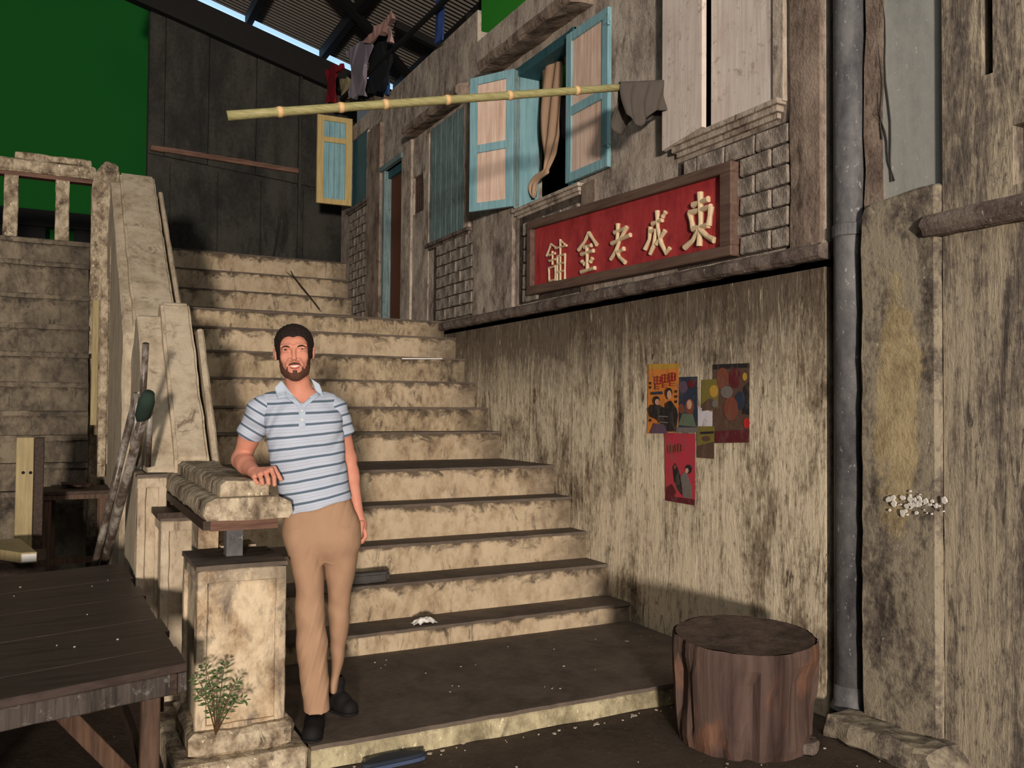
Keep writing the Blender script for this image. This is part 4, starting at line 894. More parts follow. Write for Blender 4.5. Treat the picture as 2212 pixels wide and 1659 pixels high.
# ------------------------------------------------------------------ the man (signed distance fields meshed with surface nets)
PO = Vector((1.10, 3.95, .112)); PR = Vector((.963343, -.268273, 0)); PB = Vector((.268273, .963343, 0))
def loc(px, py, db):
    d = RT*((px-1106)/FPX) + UP*(-(py-829.5)/FPX) + fwd
    t = ((PO+PB*db-EYE).dot(PB))/d.dot(PB); q = EYE+d*t-PO
    return np.array([q.dot(PR), db, q.z])
class Field:
    def __init__(s, lo, hi, h):
        s.lo = np.array(lo, float); s.h = h; s.n = np.ceil((np.array(hi)-s.lo)/h).astype(int)+1
        s.ax = [(s.lo[i]+h*np.arange(s.n[i])).astype(np.float32) for i in range(3)]
        s.F = np.full(tuple(s.n), 9.0, np.float32)
    def sub(s, lo, hi):
        i0 = np.clip(np.floor((np.array(lo)-s.lo)/s.h).astype(int), 0, s.n); i1 = np.clip(np.ceil((np.array(hi)-s.lo)/s.h).astype(int)+1, 0, s.n)
        sl = tuple(slice(a, b) for a, b in zip(i0, i1))
        X = s.ax[0][sl[0]][:, None, None]; Y = s.ax[1][sl[1]][None, :, None]; Z = s.ax[2][sl[2]][None, None, :]
        return sl, X, Y, Z
    def put(s, sl, d, k, op='u'):
        F = s.F[sl]
        if F.size == 0: return
        if op == 'u':
            h = np.clip(.5+.5*(F-d)/k, 0, 1); s.F[sl] = F*(1-h)+d*h-k*h*(1-h)
        elif op == 's':
            h = np.clip(.5-.5*(F+d)/k, 0, 1); s.F[sl] = F*(1-h)-d*h+k*h*(1-h)
        elif op == 'i':
            h = np.clip(.5-.5*(d-F)/k, 0, 1); s.F[sl] = d*(1-h)+F*h+k*h*(1-h)
    def cap(s, a, b, ra, rb=None, k=.012, op='u'):
        a = np.array(a, float); b = np.array(b, float); rb = ra if rb is None else rb; m = max(ra, rb)+k+.02
        sl, X, Y, Z = s.sub(np.minimum(a, b)-m, np.maximum(a, b)+m)
        ba = b-a; L = float(ba@ba)+1e-12
        t = np.clip(((X-a[0])*ba[0]+(Y-a[1])*ba[1]+(Z-a[2])*ba[2])/L, 0, 1)
        d = np.sqrt((X-a[0]-t*ba[0])**2+(Y-a[1]-t*ba[1])**2+(Z-a[2]-t*ba[2])**2)-(ra+(rb-ra)*t)
        s.put(sl, d.astype(np.float32), k, op); return s
    def ell(s, c, r, k=.012, op='u'):
        c = np.array(c, float); r = np.array(r, float); m = r+k+.02
        sl, X, Y, Z = s.sub(c-m, c+m)
        x, y, z = X-c[0], Y-c[1], Z-c[2]
        k0 = np.sqrt((x/r[0])**2+(y/r[1])**2+(z/r[2])**2); k1 = np.sqrt((x/r[0]**2)**2+(y/r[1]**2)**2+(z/r[2]**2)**2)+1e-6
        s.put(sl, (k0*(k0-1)/k1).astype(np.float32), k, op); return s
    def loft(s, st, k=.012, p=2.3, wr=0, seed=0):
        """st rows: z, x left, x right, centre y, half depth"""
        st = np.array(sorted(st.tolist() if hasattr(st, 'tolist') else st)); z0, z1 = st[0, 0], st[-1, 0]
        zz = np.arange(z0, z1+.0049, .005); kk = np.exp(-(np.arange(-9, 10)/4.0)**2); kk /= kk.sum()
        def sm_(c):
            y = np.interp(zz, st[:, 0], c); l0 = 2*y[0]-y[9:0:-1]; l1 = 2*y[-1]-y[-2:-11:-1]; return np.convolve(np.concatenate([l0, y, l1]), kk, 'valid')
        if len(zz) > 20: st = np.stack([zz]+[sm_(st[:, i]) for i in range(1, 5)], 1)
        sl, X, Y, Z = s.sub((st[:, 1].min()-.06, (st[:, 3]-st[:, 4]).min()-.06, z0-.05), (st[:, 2].max()+.06, (st[:, 3]+st[:, 4]).max()+.06, z1+.05))
        I = lambda c: np.interp(Z, st[:, 0], c).astype(np.float32)
        cx = I((st[:, 1]+st[:, 2])/2); a = I((st[:, 2]-st[:, 1])/2); cy = I(st[:, 3]); b = I(st[:, 4])
        q = (np.abs((X-cx)/a)**p+np.abs((Y-cy)/b)**p)**(1/p)
        d = (q-1)*np.minimum(a, b)*.95
        d = np.maximum(d, np.maximum(z0-Z, Z-z1))
        if wr:
            d = d+wr*(np.sin(22*X+19*Z+seed+4*np.sin(7*Z+5*X+seed))*.5+np.sin(-30*X+24*Z+18*Y+seed*2+3*np.sin(9*X-6*Z))*.4+np.abs(np.sin(17*Z-26*X+3*np.sin(13*X+seed)))**6*.8*np.sin(5*Z+seed))
        s.put(sl, d.astype(np.float32), k); return s
    def plane(s, nrm, pt, k=.003):
        """keep the side the normal points away from"""
        n = np.array(nrm, float); n /= np.linalg.norm(n); sl, X, Y, Z = s.sub(s.lo, s.lo+s.h*s.n)
        d = ((X-pt[0])*n[0]+(Y-pt[1])*n[1]+(Z-pt[2])*n[2]).astype(np.float32)+np.zeros_like(s.F)
        s.put(sl, d, k, 'i'); return s
    def mesh(s, name, mat, parent, label=None):
        F = s.F; S_ = F < 0
        nx, ny, nz = S_.shape
        c = np.zeros((nx-1, ny-1, nz-1), np.int8)
        for i in (0, 1):
            for j in (0, 1):
                for k in (0, 1): c += S_[i:nx-1+i, j:ny-1+j, k:nz-1+k]
        act = (c > 0) & (c < 8); I = np.argwhere(act); idx = np.full(act.shape, -1, np.int32); idx[act] = np.arange(len(I))
        V = np.zeros((len(I), 3)); W_ = np.zeros(len(I))
        cor = [(i, j, k) for i in (0, 1) for j in (0, 1) for k in (0, 1)]
        val = {q: F[I[:, 0]+q[0], I[:, 1]+q[1], I[:, 2]+q[2]] for q in cor}
        for a in cor:
            for ax in range(3):
                if a[ax]: continue
                b = list(a); b[ax] = 1; b = tuple(b); va, vb = val[a], val[b]; m = (va < 0) != (vb < 0)
                t = np.where(m, va/(va-vb+1e-12), 0); p = np.array(a, float)[None, :]+np.zeros((len(I), 3)); p[:, ax] += t
                V[m] += p[m]; W_[m] += 1
        V = s.lo+s.h*(I+V/W_[:, None]); fs = []
        for ax in range(3):
            u, v = [(1, 2), (2, 0), (0, 1)][ax]
            A = np.take(S_, range(0, S_.shape[ax]-1), ax); B = np.take(S_, range(1, S_.shape[ax]), ax)
            E_ = np.argwhere(A != B); E_ = E_[(E_[:, u] > 0) & (E_[:, v] > 0) & (E_[:, u] < S_.shape[u]-1) & (E_[:, v] < S_.shape[v]-1)]
            sg_ = A[E_[:, 0], E_[:, 1], E_[:, 2]]
            def g(du, dv):
                q = E_.copy(); q[:, u] += du; q[:, v] += dv; return idx[q[:, 0], q[:, 1], q[:, 2]]
            Q = np.stack([g(-1, -1), g(0, -1), g(0, 0), g(-1, 0)], 1); Q[~sg_] = Q[~sg_][:, ::-1]; fs.append(Q)
        Q = np.concatenate(fs); Q = Q[(Q >= 0).all(1)]
        me = bpy.data.meshes.new(name); me.vertices.add(len(V)); me.vertices.foreach_set('co', V.astype(np.float32).ravel())
        me.loops.add(len(Q)*4); me.loops.foreach_set('vertex_index', Q.astype(np.int32).ravel())
        me.polygons.add(len(Q)); me.polygons.foreach_set('loop_start', np.arange(0, len(Q)*4, 4, dtype=np.int32)); me.polygons.foreach_set('loop_total', np.full(len(Q), 4, np.int32))
        me.polygons.foreach_set('use_smooth', np.ones(len(Q), bool)); me.update(calc_edges=True); me.validate()
        me.materials.append(mat); o = bpy.data.objects.new(name, me); COL.objects.link(o); o.parent = parent
        if label: o['label'] = label
        return o
man = thing('person', 'smiling bearded person in a striped polo shirt leaning one forearm on the stone rail', 'person', tuple(PO))
man.rotation_euler = (0, 0, math.atan2(PR.y, PR.x))
# materials
t = NT('skin', .55); A = t.noise(30, det=4); t.b.inputs['Subsurface Weight'].default_value = .12; t.b.inputs['Subsurface Radius'].default_value = (.02, .008, .004)
M['skin'] = t.done(t.mix(A, S(200,132,110), S(222,158,134)), A, .06, .002)
t = NT('short_hair', .75); A = t.noise(120, (1, 1, .3), 4); M['hair'] = t.done(t.mix(A, S(20,15,14), S(52,40,34)), A, .8, .006)
t = NT('beard_hair', .8); A = t.noise(160, (1, 1, .4), 4); M['beard'] = t.done(t.mix(A, S(64,42,34), S(112,76,60)), A, .8, .004)
def shirt_mat(name, sl0, sl1, z0, off=0., per=.0500):
    t = NT(name, .85); x = t.axis(0); z = t.axis(2)
    mr = t.n('ShaderNodeMapRange'); mr.inputs[1].default_value = 1.42; mr.inputs[2].default_value = .98; mr.inputs[3].default_value = sl0; mr.inputs[4].default_value = sl1; t.l(z, mr.inputs[0])
    N = t.noise(5, det=2)
    u = t.math('SUBTRACT', z, t.math('MULTIPLY', t.math('ADD', x, .09), mr.outputs[0]))
    u = t.math('ADD', u, t.math('MULTIPLY', t.math('SUBTRACT', N, .5), .012))
    fr = t.math('FRACT', t.math('DIVIDE', t.math('ADD', u, off+5), per))
    dark = t.ramp(fr, [(.0, 1), (.20, 1), (.235, 0), (.98, 0)], 'LINEAR')
    soft = t.ramp(fr, [(.46, 0), (.50, .5), (.56, .5), (.60, 0), (.70, .0), (.73, .45), (.78, .45), (.82, 0)])
    F_ = t.noise(220, (1, 1, 1), 2)
    base = t.mix(t.noise(9, det=3), S(176,188,208), S(200,210,226))
    col = t.mix(soft, base, S(168,172,180)); col = t.mix(dark, col, S(92,108,124))
    return t.done(col, t.math('ADD', F_, t.math('MULTIPLY', N, 2)), .12, .004)
M['shirt'] = shirt_mat('striped_jersey', .05, .25, 1.4, -.010)
M['sleeve_l'] = shirt_mat('striped_jersey_sleeve', -.62, -.62, 1.4, .015)
M['sleeve_r'] = shirt_mat('striped_jersey_sleeve_near', .35, .35, 1.4, .01)
M['collar'] = plain('pale_blue_collar', S(184,198,214), .85, .05, 20)
t = NT('tan_chino', .85); A = t.noise(7, (1.5, 1.5, .6), 4); B = t.noise(300, det=2); M['chino'] = t.done(t.mix(A, S(160,127,101), S(186,152,124)), t.math('ADD', A, t.math('MULTIPLY', B, .1)), .25, .02)
M['shoe'] = plain('black_suede', S(26,24,25), .75, .3, 40)
M['lip'] = plain('lip_skin', S(186,96,84), .5, .06); M['tooth'] = plain('tooth', S(242,226,212), .35, .02)
M['eyewhite'] = plain('eye_white', S(206,190,180), .3, .02); M['iris'] = plain('dark_iris', S(44,30,24), .2, .1)
K = lambda px, py: loc(px, py, 0.)
# ---- body
HC = np.array([-.1415, 0.0, 1.690]); ta = math.radians(4.0); HR = np.array([[math.cos(ta), 0, -math.sin(ta)], [0, 1, 0], [math.sin(ta), 0, math.cos(ta)]])
hp = lambda x, y, z: HC+HR@np.array([x, y, z])
def head(F, o=0.0, ears=True):
    F.ell(hp(0, .016, .040), (.077+o, .098+o, .078+o), .01)
    F.ell(hp(0, -.012, -.022), (.066+o, .080+o, .090+o), .03)
    F.ell(hp(0, -.016, -.078), (.056+o, .062+o, .044+o), .03)
    F.ell(hp(0, -.058, -.108), (.024+o, .022+o, .018+o), .022)
    for s_ in (-1, 1):
        F.ell(hp(s_*.043, -.062, -.024), (.020+o, .018+o, .020+o), .02)
        if ears:
            F.ell(hp(s_*.083, .010, -.002), (.009, .018, .031), .006); F.ell(hp(s_*.091, .016, .008), (.005, .012, .020), .006)
            F.ell(hp(s_*.093, .004, -.002), (.004, .008, .014), .004, 's')
def sta(rows): return [[K(l, y)[2], K(l, y)[0], K(r_, y)[0], cy, dp] for y, l, r_, cy, dp in rows]
tors = sta([(846, 618, 684, .03, .058), (856, 590, 708, .03, .075), (866, 572, 722, .028, .088), (880, 566, 734, .02, .102), (905, 567, 740, .01, .115), (950, 576, 741, 0, .118), (1000, 583, 747, 0, .112), (1050, 597, 756, 0, .112), (1090, 609, 764, 0, .116), (1135, 611, 776, 0, .118)])
B_ = Field((-.47, -.30, .76), (.27, .26, 1.86), .003)
head(B_)
B_.cap(hp(0, .012, -.06), (-.112, .025, 1.47), .052, .060, .02)
B_.cap((-.112, .03, 1.50), (-.24, .035, 1.45), .034, .045, .03); B_.cap((-.10, .03, 1.50), (.02, .035, 1.45), .034, .045, .03)
B_.loft([[z, l+.013+.03*(z < 1.1), r_-.013-.03*(z < 1.1), cy, dp-.012-.03*(z < 1.1)] for z, l, r_, cy, dp in tors], .02)
# brow, nose, sockets, cheeks
for s_ in (-1, 1):
    B_.ell(hp(s_*.036, -.094, .008), (.017, .013, .011), .012, 's')
    B_.cap(hp(s_*.016, -.087, .026), hp(s_*.052, -.070, .026), .009, .008, .012)
    B_.cap(hp(s_*.024, -.0865, .0155), hp(s_*.047, -.080, .0145), .0035, .003, .004)
    B_.cap(hp(s_*.024, -.0855, .0035), hp(s_*.046, -.079, .0045), .004, .003, .005)
    B_.ell(hp(s_*.013, -.093, -.036), (.0085, .009, .007), .006)
    B_.cap(hp(s_*.022, -.090, -.036), hp(s_*.034, -.078, -.062), .006, .006, .010)
B_.cap(hp(0, -.088, .020), hp(0, -.107, -.026), .0085, .0095, .010); B_.ell(hp(0, -.108, -.031), (.0105, .009, .009), .006)
B_.ell(hp(0, -.098, -.066), (.024, .010, .0062), .004, 's')
for s_ in (-1, 1): B_.ell(hp(s_*.0065, -.103, -.042), (.003, .004, .003), .003, 's')
# image-left arm resting on the rail
shl = np.array([-.295, .03, 1.425]); ell_ = loc(521, 993, .13); wrl = loc(549, 1019, -.085)
B_.cap(shl, ell_, .050, .041, .02); B_.cap(shl+(ell_-shl)*.35+[0, -.004, 0], shl+(ell_-shl)*.6, .046, .044, .02)
B_.cap(ell_, ell_+(wrl-ell_)*.4+[0, 0, -.002], .043, .042, .02); B_.cap(ell_+(wrl-ell_)*.3, wrl, .041, .0275, .02)
kn = [loc(549, 1030, -.150), loc(561, 1026, -.168), loc(574, 1021, -.178), loc(586, 1015, -.178)]
for i, q in enumerate(kn):
    B_.cap(wrl+(np.array([-.010+.006*i, 0, 0])), q, .0185, .0118, .010)
fj = [[(551, 1038, -.165), (556, 1043, -.172)], [(565, 1037, -.186), (567, 1045, -.192)], [(579, 1035, -.196), (580, 1045, -.200)], [(592, 1030, -.198), (593, 1047, -.198)]]
for q, js, r_ in zip(kn, fj, (.0090, .0098, .0102, .0098)):
    a = q
    for n_, j in enumerate(js):
        b = loc(*j); B_.cap(a, b, r_-.0005*n_+.0006, r_-.001*(n_+1)+.0006, .003); B_.ell(b, (r_-.0005,)*3, .002); a = b
th0 = wrl+(kn[3]-wrl)*.35; th1 = loc(592, 1012, -.140); th2 = loc(600, 1025, -.150); th3 = loc(607, 1036, -.155)
B_.cap(th0, th1, .016, .0120, .008); B_.cap(th1, th2, .0112, .0104, .003); B_.cap(th2, th3, .0102, .0085, .003)
# image-right arm hanging
shr = np.array([.048, .04, 1.425]); elr = loc(752, 990, .115); wrr = loc(774, 1110, .075)
B_.cap(shr, elr, .050, .037, .02); B_.cap(elr, elr+(wrr-elr)*.35, .037, .0345, .02); B_.cap(elr+(wrr-elr)*.25, wrr, .0345, .0235, .02)
hc = loc(783, 1133, .065)
B_.cap(wrr, hc, .0215, .020, .01); B_.ell(hc+[.004, 0, -.006], (.015, .030, .030), .012)
for i, (dy, ln) in enumerate(((-.026, .060), (-.009, .072), (.009, .068), (.025, .054))):
    a = hc+np.array([.010, dy, -.026]); b = a+np.array([.004, -.006, -ln*.42]); c_ = b+np.array([-.013, -.010, -ln*.28]); d_ = c_+np.array([-.014, -.004, -ln*.10])
    B_.cap(a, b, .0098, .0090, .003); B_.cap(b, c_, .0090, .0084, .002); B_.cap(c_, d_, .0084, .0072, .002)
a = hc+np.array([-.004, -.024, .010]); b = a+np.array([-.004, -.022, -.030]); B_.cap(a, b, .0125, .0105, .006); B_.cap(b, b+np.array([-.006, -.010, -.028]), .0100, .0085, .003)
def probe(F, x, z):
    """first y (from the front) where the head surface lies, for head coordinates x, z"""
    for y in np.arange(-.13, 0, .001):
        p = (hp(x, y, z)-F.lo)/F.h; i = np.round(p).astype(int)
        if F.F[tuple(i)] < 0: return y
    return -.06
fy = {k: probe(B_, *k) for k in ((.036, .0095), (-.036, .0095), (0, -.066), (.02, -.066), (.04, .025))}
body = B_.mesh('body', M['skin'], man, 'skin of face, neck, arms and hands')
BF = B_
# hair and beard
def regionmask(F):
    X = F.ax[0][:, None, None]-HC[0]; Y = F.ax[1][None, :, None]-HC[1]; Z = F.ax[2][None, None, :]-HC[2]
    return (HR[0, 0]*X+HR[2, 0]*Z+0*Y), Y+0*X+0*Z, (HR[0, 2]*X+HR[2, 2]*Z+0*Y)
Hf = Field((-.27, -.14, 1.55), (-.01, .15, 1.85), .0022); head(Hf, .0105, False)
Hf.ell(hp(0, .010, .056), (.081, .100, .077), .015)
hx, hy, hz = regionmask(Hf)
line = .072-.006*np.exp(-(hx/.012)**2)+.0*hx
face = np.maximum(((np.abs(hx)/.061)**3.2+(np.abs(hz)/line)**3.2)**(1/3.2)*.06-.06, hy+.025)       # negative inside the face opening
face2 = np.maximum(hz+.030, hy-.045)                                           # everything low in front
low = -(hz+.075)
side = np.maximum(np.maximum(hz-.012, hy+.012), -1.0)                           # in front of the ear below temple
ear = np.sqrt((hy-.008)**2+((hz+.000)*.8)**2)-.028
ear = np.maximum(ear, .07-np.abs(hx))
cut = np.minimum(np.minimum(np.minimum(face, face2), low*-1 if False else face2), ear)
cut = np.minimum(cut, np.maximum(-1.0, hz+.085))
wob = .0007*(np.sin(hx*310+hz*90)+np.sin(hy*260-hz*120)+np.sin(hx*170+hy*210+hz*300))
Hf.F = np.maximum(Hf.F+wob, -cut).astype(np.float32)
hair = Hf.mesh('hair', M['hair'], man, 'short dark hair')
Bf = Field((-.27, -.14, 1.53), (-.01, .08, 1.76), .0022); head(Bf, .0035, False)
hx, hy, hz = regionmask(Bf)
ax_ = np.abs(hx)
top = np.interp(ax_, [0, .028, .040, .050, .060, .068, .08], [-.0468, -.0530, -.0800, -.0640, -.030, .02, .03]).astype(np.float32)
reg = np.maximum(np.maximum(hz-top, hy-.016), -(hz+.150))
mo = (((ax_/.0325)**2.4+(np.abs(hz+.0760)/.0205)**2.4)**(1/2.4)-1)*.02
soul = np.maximum(np.maximum(ax_-.009, np.abs(hz+.093)-.010), hy+.03)
reg = np.minimum(np.maximum(reg, -np.maximum(mo, hy+.02)), soul)
wob = .0006*(np.sin(hx*400+hz*300)+np.sin(hy*350-hz*420)+np.sin(hx*610))
Bf.F = np.maximum(Bf.F+wob, reg-.001).astype(np.float32)
Bf.mesh('beard', M['beard'], man, 'dark trimmed beard and moustache')
# small face parts
def tubep(name, pts, r, mat, n=8, parent=man, flat=None, label=None):
    g = G().tube([tuple(hp(*p)) for p in pts], r, n, flat); me = bpy.data.meshes.new(name); me.from_pydata(g.v, [], g.f)
    for p in me.polygons: p.use_smooth = True
    me.materials.append(mat); o = bpy.data.objects.new(name, me); COL.objects.link(o); o.parent = parent
    if label: o['label'] = label
    return o
def ball(name, c, r, mat, parent=man):
    bm = bmesh.new(); bmesh.ops.create_uvsphere(bm, u_segments=16, v_segments=10, radius=1)
    for v in bm.verts: v.co = Vector([c[i]+v.co[i]*r[i] for i in range(3)])
    me = bpy.data.meshes.new(name); bm.to_mesh(me); bm.free()
    for p in me.polygons: p.use_smooth = True
    me.materials.append(mat); o = bpy.data.objects.new(name, me); COL.objects.link(o); o.parent = parent; return o
for s_ in (-1, 1):
    y_ = fy[(s_*.036, .0095)]; e_ = ball('eye', hp(s_*.036, y_+.0035, .0093), (.0130, .006, .0058), M['eyewhite'])
    ball('iris', hp(s_*.036, y_-.0022, .0093), (.0052, .0024, .0050), M['iris'], e_)
    pr_ = [(s_*x_, probe(BF, s_*x_, z_)-.0005, z_) for x_, z_ in ((.016, .021), (.028, .0255), (.040, .0265), (.053, .021))]
    tubep('eyebrow', pr_, [.0022, .0036, .0034, .0016], M['hair'])
    pl_ = [(s_*x_, probe(BF, s_*x_, z_)+.000, z_) for x_, z_ in ((.024, .0118), (.034, .0138), (.042, .0128), (.048, .0098))]
    tubep('eyelash', pl_, [.0008, .0017, .0017, .0008], M['hair'], 6)
my = min(probe(BF, 0, -.056), probe(BF, 0, -.080))
tubep('teeth', [(-.021, my+.011, -.0610), (-.011, my+.0035, -.0648), (0, my+.002, -.0660), (.011, my+.0035, -.0648), (.021, my+.011, -.0610)], [.0025, .0052, .0062, .0052, .0025], M['tooth'])
lp_ = lambda z, k: [(-.027, my+.013, z+.008*k), (-.014, my+.003, z+.002*k), (0, my+.000, z), (.014, my+.003, z+.002*k), (.027, my+.013, z+.008*k)]
tubep('lip', lp_(-.0590, .6), [.0015, .0028, .0032, .0028, .0015], M['lip']); tubep('lip', lp_(-.0745, 1.6), [.0015, .0040, .0048, .0040, .0015], M['lip'])
# ---- shirt
Sf = Field((-.36, -.17, .86), (.18, .19, 1.54), .0034)
Sf.loft(tors, .012, 2.25, wr=.0060, seed=1.0)
Sf.cap((-.125, .035, 1.492), (-.245, .038, 1.455), .046, .056, .03); Sf.cap((-.10, .035, 1.492), (.012, .038, 1.455), .046, .056, .03)
sl_, X, Y, Z = Sf.sub(Sf.lo, Sf.lo+Sf.h*Sf.n)
hem = (.955+.262*(X+.16)+.003*np.sin(X*40))-Z+0*Y; Sf.put(sl_, hem.astype(np.float32), .003, 'i')
ap = K(653, 872); wl = K(612, 846); wrt = K(690, 846)
def edge2(a, b):   # signed distance in x,z of line a->b, positive on its left
    d = (b-a)[[0, 2]]; d = d/np.linalg.norm(d); return (X-a[0])*(-d[1])+(Z-a[2])*d[0]
vcut = np.maximum(np.maximum(edge2(ap, wl), -edge2(ap, wrt)), Y-.03); vcut = np.maximum(vcut, 0*X+0*Z+Y-.03)
Sf.put(sl_, (vcut+0*X).astype(np.float32), .003, 's')
nc = np.sqrt((X+.112)**2+(Y-.02)**2)-.060-(Z-1.50)*.1; Sf.put(sl_, np.maximum(nc, 1.47-Z).astype(np.float32), .004, 's')
shirt = Sf.mesh('shirt', M['shirt'], man, 'pale blue polo shirt with grey stripes')
def sleeve(a, b, ra, rb, mat, lab, up_):
    a = np.array(a); b = np.array(b); d = (b-a)/np.linalg.norm(b-a)
    F = Field(np.minimum(a, b)-.12, np.maximum(a, b)+.12, .0034); F.cap(a, b+d*.03, ra, rb, .01)
    s2, X, Y, Z = F.sub(F.lo, F.lo+F.h*F.n); F.F = (F.F+.003*np.sin(60*X+44*Z)+.002*np.sin(90*Z-30*Y)).astype(np.float32)
    F.plane(d, b); o = F.mesh('sleeve', mat, shirt, lab); return o
slL0 = shl+[.010, 0, .006]; slL1 = shl+(ell_-shl)*.50
sleeve(slL0, slL1, .064, .062, M['sleeve_l'], None, 0)
slR0 = shr+[-.008, 0, .006]; slR1 = shr+(elr-shr)*.50
sleeve(slR0, slR1, .064, .056, M['sleeve_r'], None, 0)
# collar and placket
Cf = Field((-.24, -.13, 1.42), (.02, .12, 1.58), .0026)
s3, X, Y, Z = Cf.sub(Cf.lo, Cf.lo+Cf.h*Cf.n)
rad = np.sqrt(((X+.114)/1.0)**2+((Y-.022)/1.0)**2); base_r = .064+np.clip(1.535-Z, 0, 1)*.55
shell = np.abs(rad-base_r)-.0035
ztop = 1.535-.10*np.clip(-(Y-.0), 0, .1)*4; zbot = 1.485-.0*X
ring = np.maximum(np.maximum(shell, Z-ztop), zbot-Z)
ring = np.maximum(ring, -np.maximum(np.maximum(edge2(ap, wl), -edge2(ap, wrt))+.006, Y-.01))
Cf.F = ring.astype(np.float32)
Cf.mesh('collar', M['collar'], shirt, 'pale blue folded collar')
def shirt_y(x, z):
    for y in np.arange(-.17, .1, .0015):
        i = np.round((np.array([x, y, z])-Sf.lo)/Sf.h).astype(int)
        if (i < Sf.n).all() and Sf.F[tuple(i)] < 0: return y
    return -.1
def front_y(x, z):
    i = np.round((np.array([x, 0, z])-BF.lo)/BF.h).astype(int); col = BF.F[i[0], :, i[2]] < 0
    yb = BF.lo[1]+BF.h*int(np.argmax(col)) if col.any() else 0.02
    return min(yb, shirt_y(x, z) if z < 1.50 else .1)
for nm, A_, B2, C_, D_ in (('collar_flap', (608, 822), (633, 853), (601, 862), (593, 838)), ('collar_flap', (672, 818), (684, 846), (700, 858), (690, 830)),
                            ('neck_band', (628, 848), (653, 874), (650, 881), (619, 858)), ('neck_band', (686, 846), (653, 874), (657, 881), (692, 853))):
    A_, B2, C_, D_ = [K(*p) for p in (A_, B2, C_, D_)]; v = []; n_ = 8
    for i in range(n_+1):
        for j in range(n_+1):
            u, w_ = i/n_, j/n_; p = (A_*(1-u)+B2*u)*(1-w_)+(D_*(1-u)+C_*u)*w_
            v.append([p[0], min(front_y(p[0], p[2]), .002)-(.0075 if 'flap' in nm else .0045)-.003*math.sin(w_*math.pi), p[2]])
    v = np.array(v).reshape(n_+1, n_+1, 3)
    for _ in range(3):
        y = v[:, :, 1].copy(); y2 = y.copy(); y2[1:-1, :] = (y[:-2, :]+2*y[1:-1, :]+y[2:, :])/4; y3 = y2.copy(); y3[:, 1:-1] = (y2[:, :-2]+2*y2[:, 1:-1]+y2[:, 2:])/4; v[:, :, 1] = np.minimum(y3, y)
    me = bpy.data.meshes.new(nm); me.from_pydata([tuple(p) for p in v.reshape(-1, 3)], [], [(i*(n_+1)+j, i*(n_+1)+j+1, (i+1)*(n_+1)+j+1, (i+1)*(n_+1)+j) for i in range(n_) for j in range(n_)])
    for p in me.polygons: p.use_smooth = True
    me.materials.append(M['collar']); o = bpy.data.objects.new(nm, me); COL.objects.link(o); o.parent = shirt
    sm = o.modifiers.new('s', 'SOLIDIFY'); sm.thickness = .004; sm.offset = 0
pg = G(); pv = []
rows = 12
for i in range(rows+1):
    c_ = K(654, 872+48*i/rows); 
    for j in range(5):
        x = c_[0]+(-.014+.028*j/4); pv.append((x, shirt_y(x, c_[2]-.004)-.003-.001*(j in (1, 2, 3)), c_[2]))
pg.add(pv, [(i*5+j, i*5+j+1, (i+1)*5+j+1, (i+1)*5+j) for i in range(rows) for j in range(4)])
me = bpy.data.meshes.new('placket'); me.from_pydata(pg.v, [], pg.f); me.materials.append(M['collar']); o = bpy.data.objects.new('placket', me); COL.objects.link(o); o.parent = shirt
sm = o.modifiers.new('s', 'SOLIDIFY'); sm.thickness = .004; sm.offset = 0
for py in (888, 906):
    c_ = K(654, py); ball('button', (c_[0], shirt_y(c_[0], c_[2])-.006, c_[2]), (.005, .0018, .005), M['tooth'], shirt)
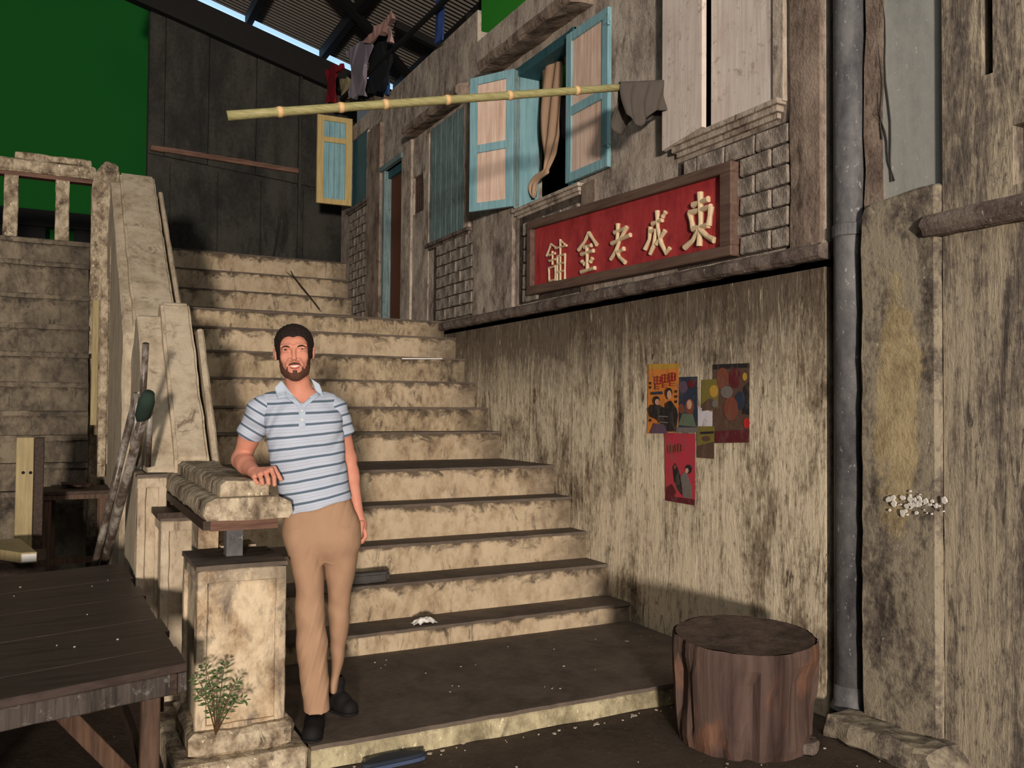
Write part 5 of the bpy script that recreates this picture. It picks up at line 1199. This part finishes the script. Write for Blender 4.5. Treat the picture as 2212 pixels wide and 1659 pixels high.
# ---- trousers
Tf = Field((-.27, -.26, .035), (.25, .28, 1.13), .0036)
Tf.loft(sta([(1040, 612, 745, 0, .098), (1080, 616, 757, 0, .106), (1110, 613, 768, 0, .110), (1150, 609, 780, .0, .116), (1168, 614, 779, 0, .115), (1190, 632, 768, 0, .095), (1212, 652, 745, 0, .05)]), .02, 2.3, wr=.0035, seed=2)
def leg(rows, sd):
    r2 = []
    for y, l, r_, cy, dp in rows:
        a = loc(l, y, cy); b = loc(r_, y, cy); r2.append([a[2], a[0], b[0], cy, dp])
    Tf.loft(r2, .022, 2.2, wr=.0050, seed=sd)
leg([(1140, 622, 690, -.003, .095), (1175, 614, 698, -.005, .108), (1215, 630, 699, -.015, .092), (1260, 636, 700, -.025, .082), (1313, 638, 700, -.035, .074), (1385, 640, 706, -.045, .070), (1440, 644, 708, -.055, .068), (1500, 651, 710, -.065, .070), (1534, 655, 712, -.072, .072)], 3.1)
leg([(1140, 700, 770, .006, .095), (1175, 696, 778, .01, .108), (1215, 701, 771, .03, .090), (1277, 706, 759, .06, .078), (1313, 708, 756, .08, .072), (1349, 711, 753, .095, .068), (1421, 716, 744, .125, .060), (1460, 713, 736, .14, .056), (1492, 708, 728, .15, .055)], 5.7)
for a, b in (((696, 1190), (676, 1172)), ((700, 1192), (730, 1168)), ((755, 1082), (768, 1120)), ((728, 1090), (725, 1125))):
    A_ = K(*a); B2 = K(*b); A_[1] = B2[1] = -.118; Tf.cap(A_, B2, .0025, .0015, .008, 's')
tr = Tf.mesh('trousers', M['chino'], man, 'tan trousers')
# ---- shoes
def shoe(heel, toe, lab):
    h_ = np.array(heel+(0,), float); t_ = np.array(toe+(0,), float); d = (t_-h_)/np.linalg.norm(t_-h_); L = np.linalg.norm(t_-h_)
    lo = np.minimum(h_, t_)-.08; hi = np.maximum(h_, t_)+.08; lo[2] = -.01; hi[2] = .16
    F = Field(lo, hi, .003)
    F.cap(h_+d*.04+[0, 0, .035], h_+d*.10+[0, 0, .036], .038, .038, .02); F.cap(h_+d*.10+[0, 0, .030], t_-d*.045+[0, 0, .024], .042, .043, .02)
    F.cap(h_+d*.05+[0, 0, .06], h_+d*.055+[0, 0, .13], .036, .040, .02); F.cap(h_+d*.10+[0, 0, .06], t_-d*.09+[0, 0, .045], .032, .026, .02)
    F.plane((0, 0, -1), (0, 0, .012)); o = F.mesh('shoe', M['shoe'], man)
    G2 = Field(lo, hi, .003); G2.cap(h_+d*.042, t_-d*.046, .043, .047, .02); G2.plane((0, 0, 1), (0, 0, .012)); G2.plane((0, 0, -1), (0, 0, .001)); G2.mesh('sole', M['shoe'], o)
    return o
shoe((-.022, .035), (-.040, -.235), 'a')
shoe((.035, .215), (.158, .075), 'b')
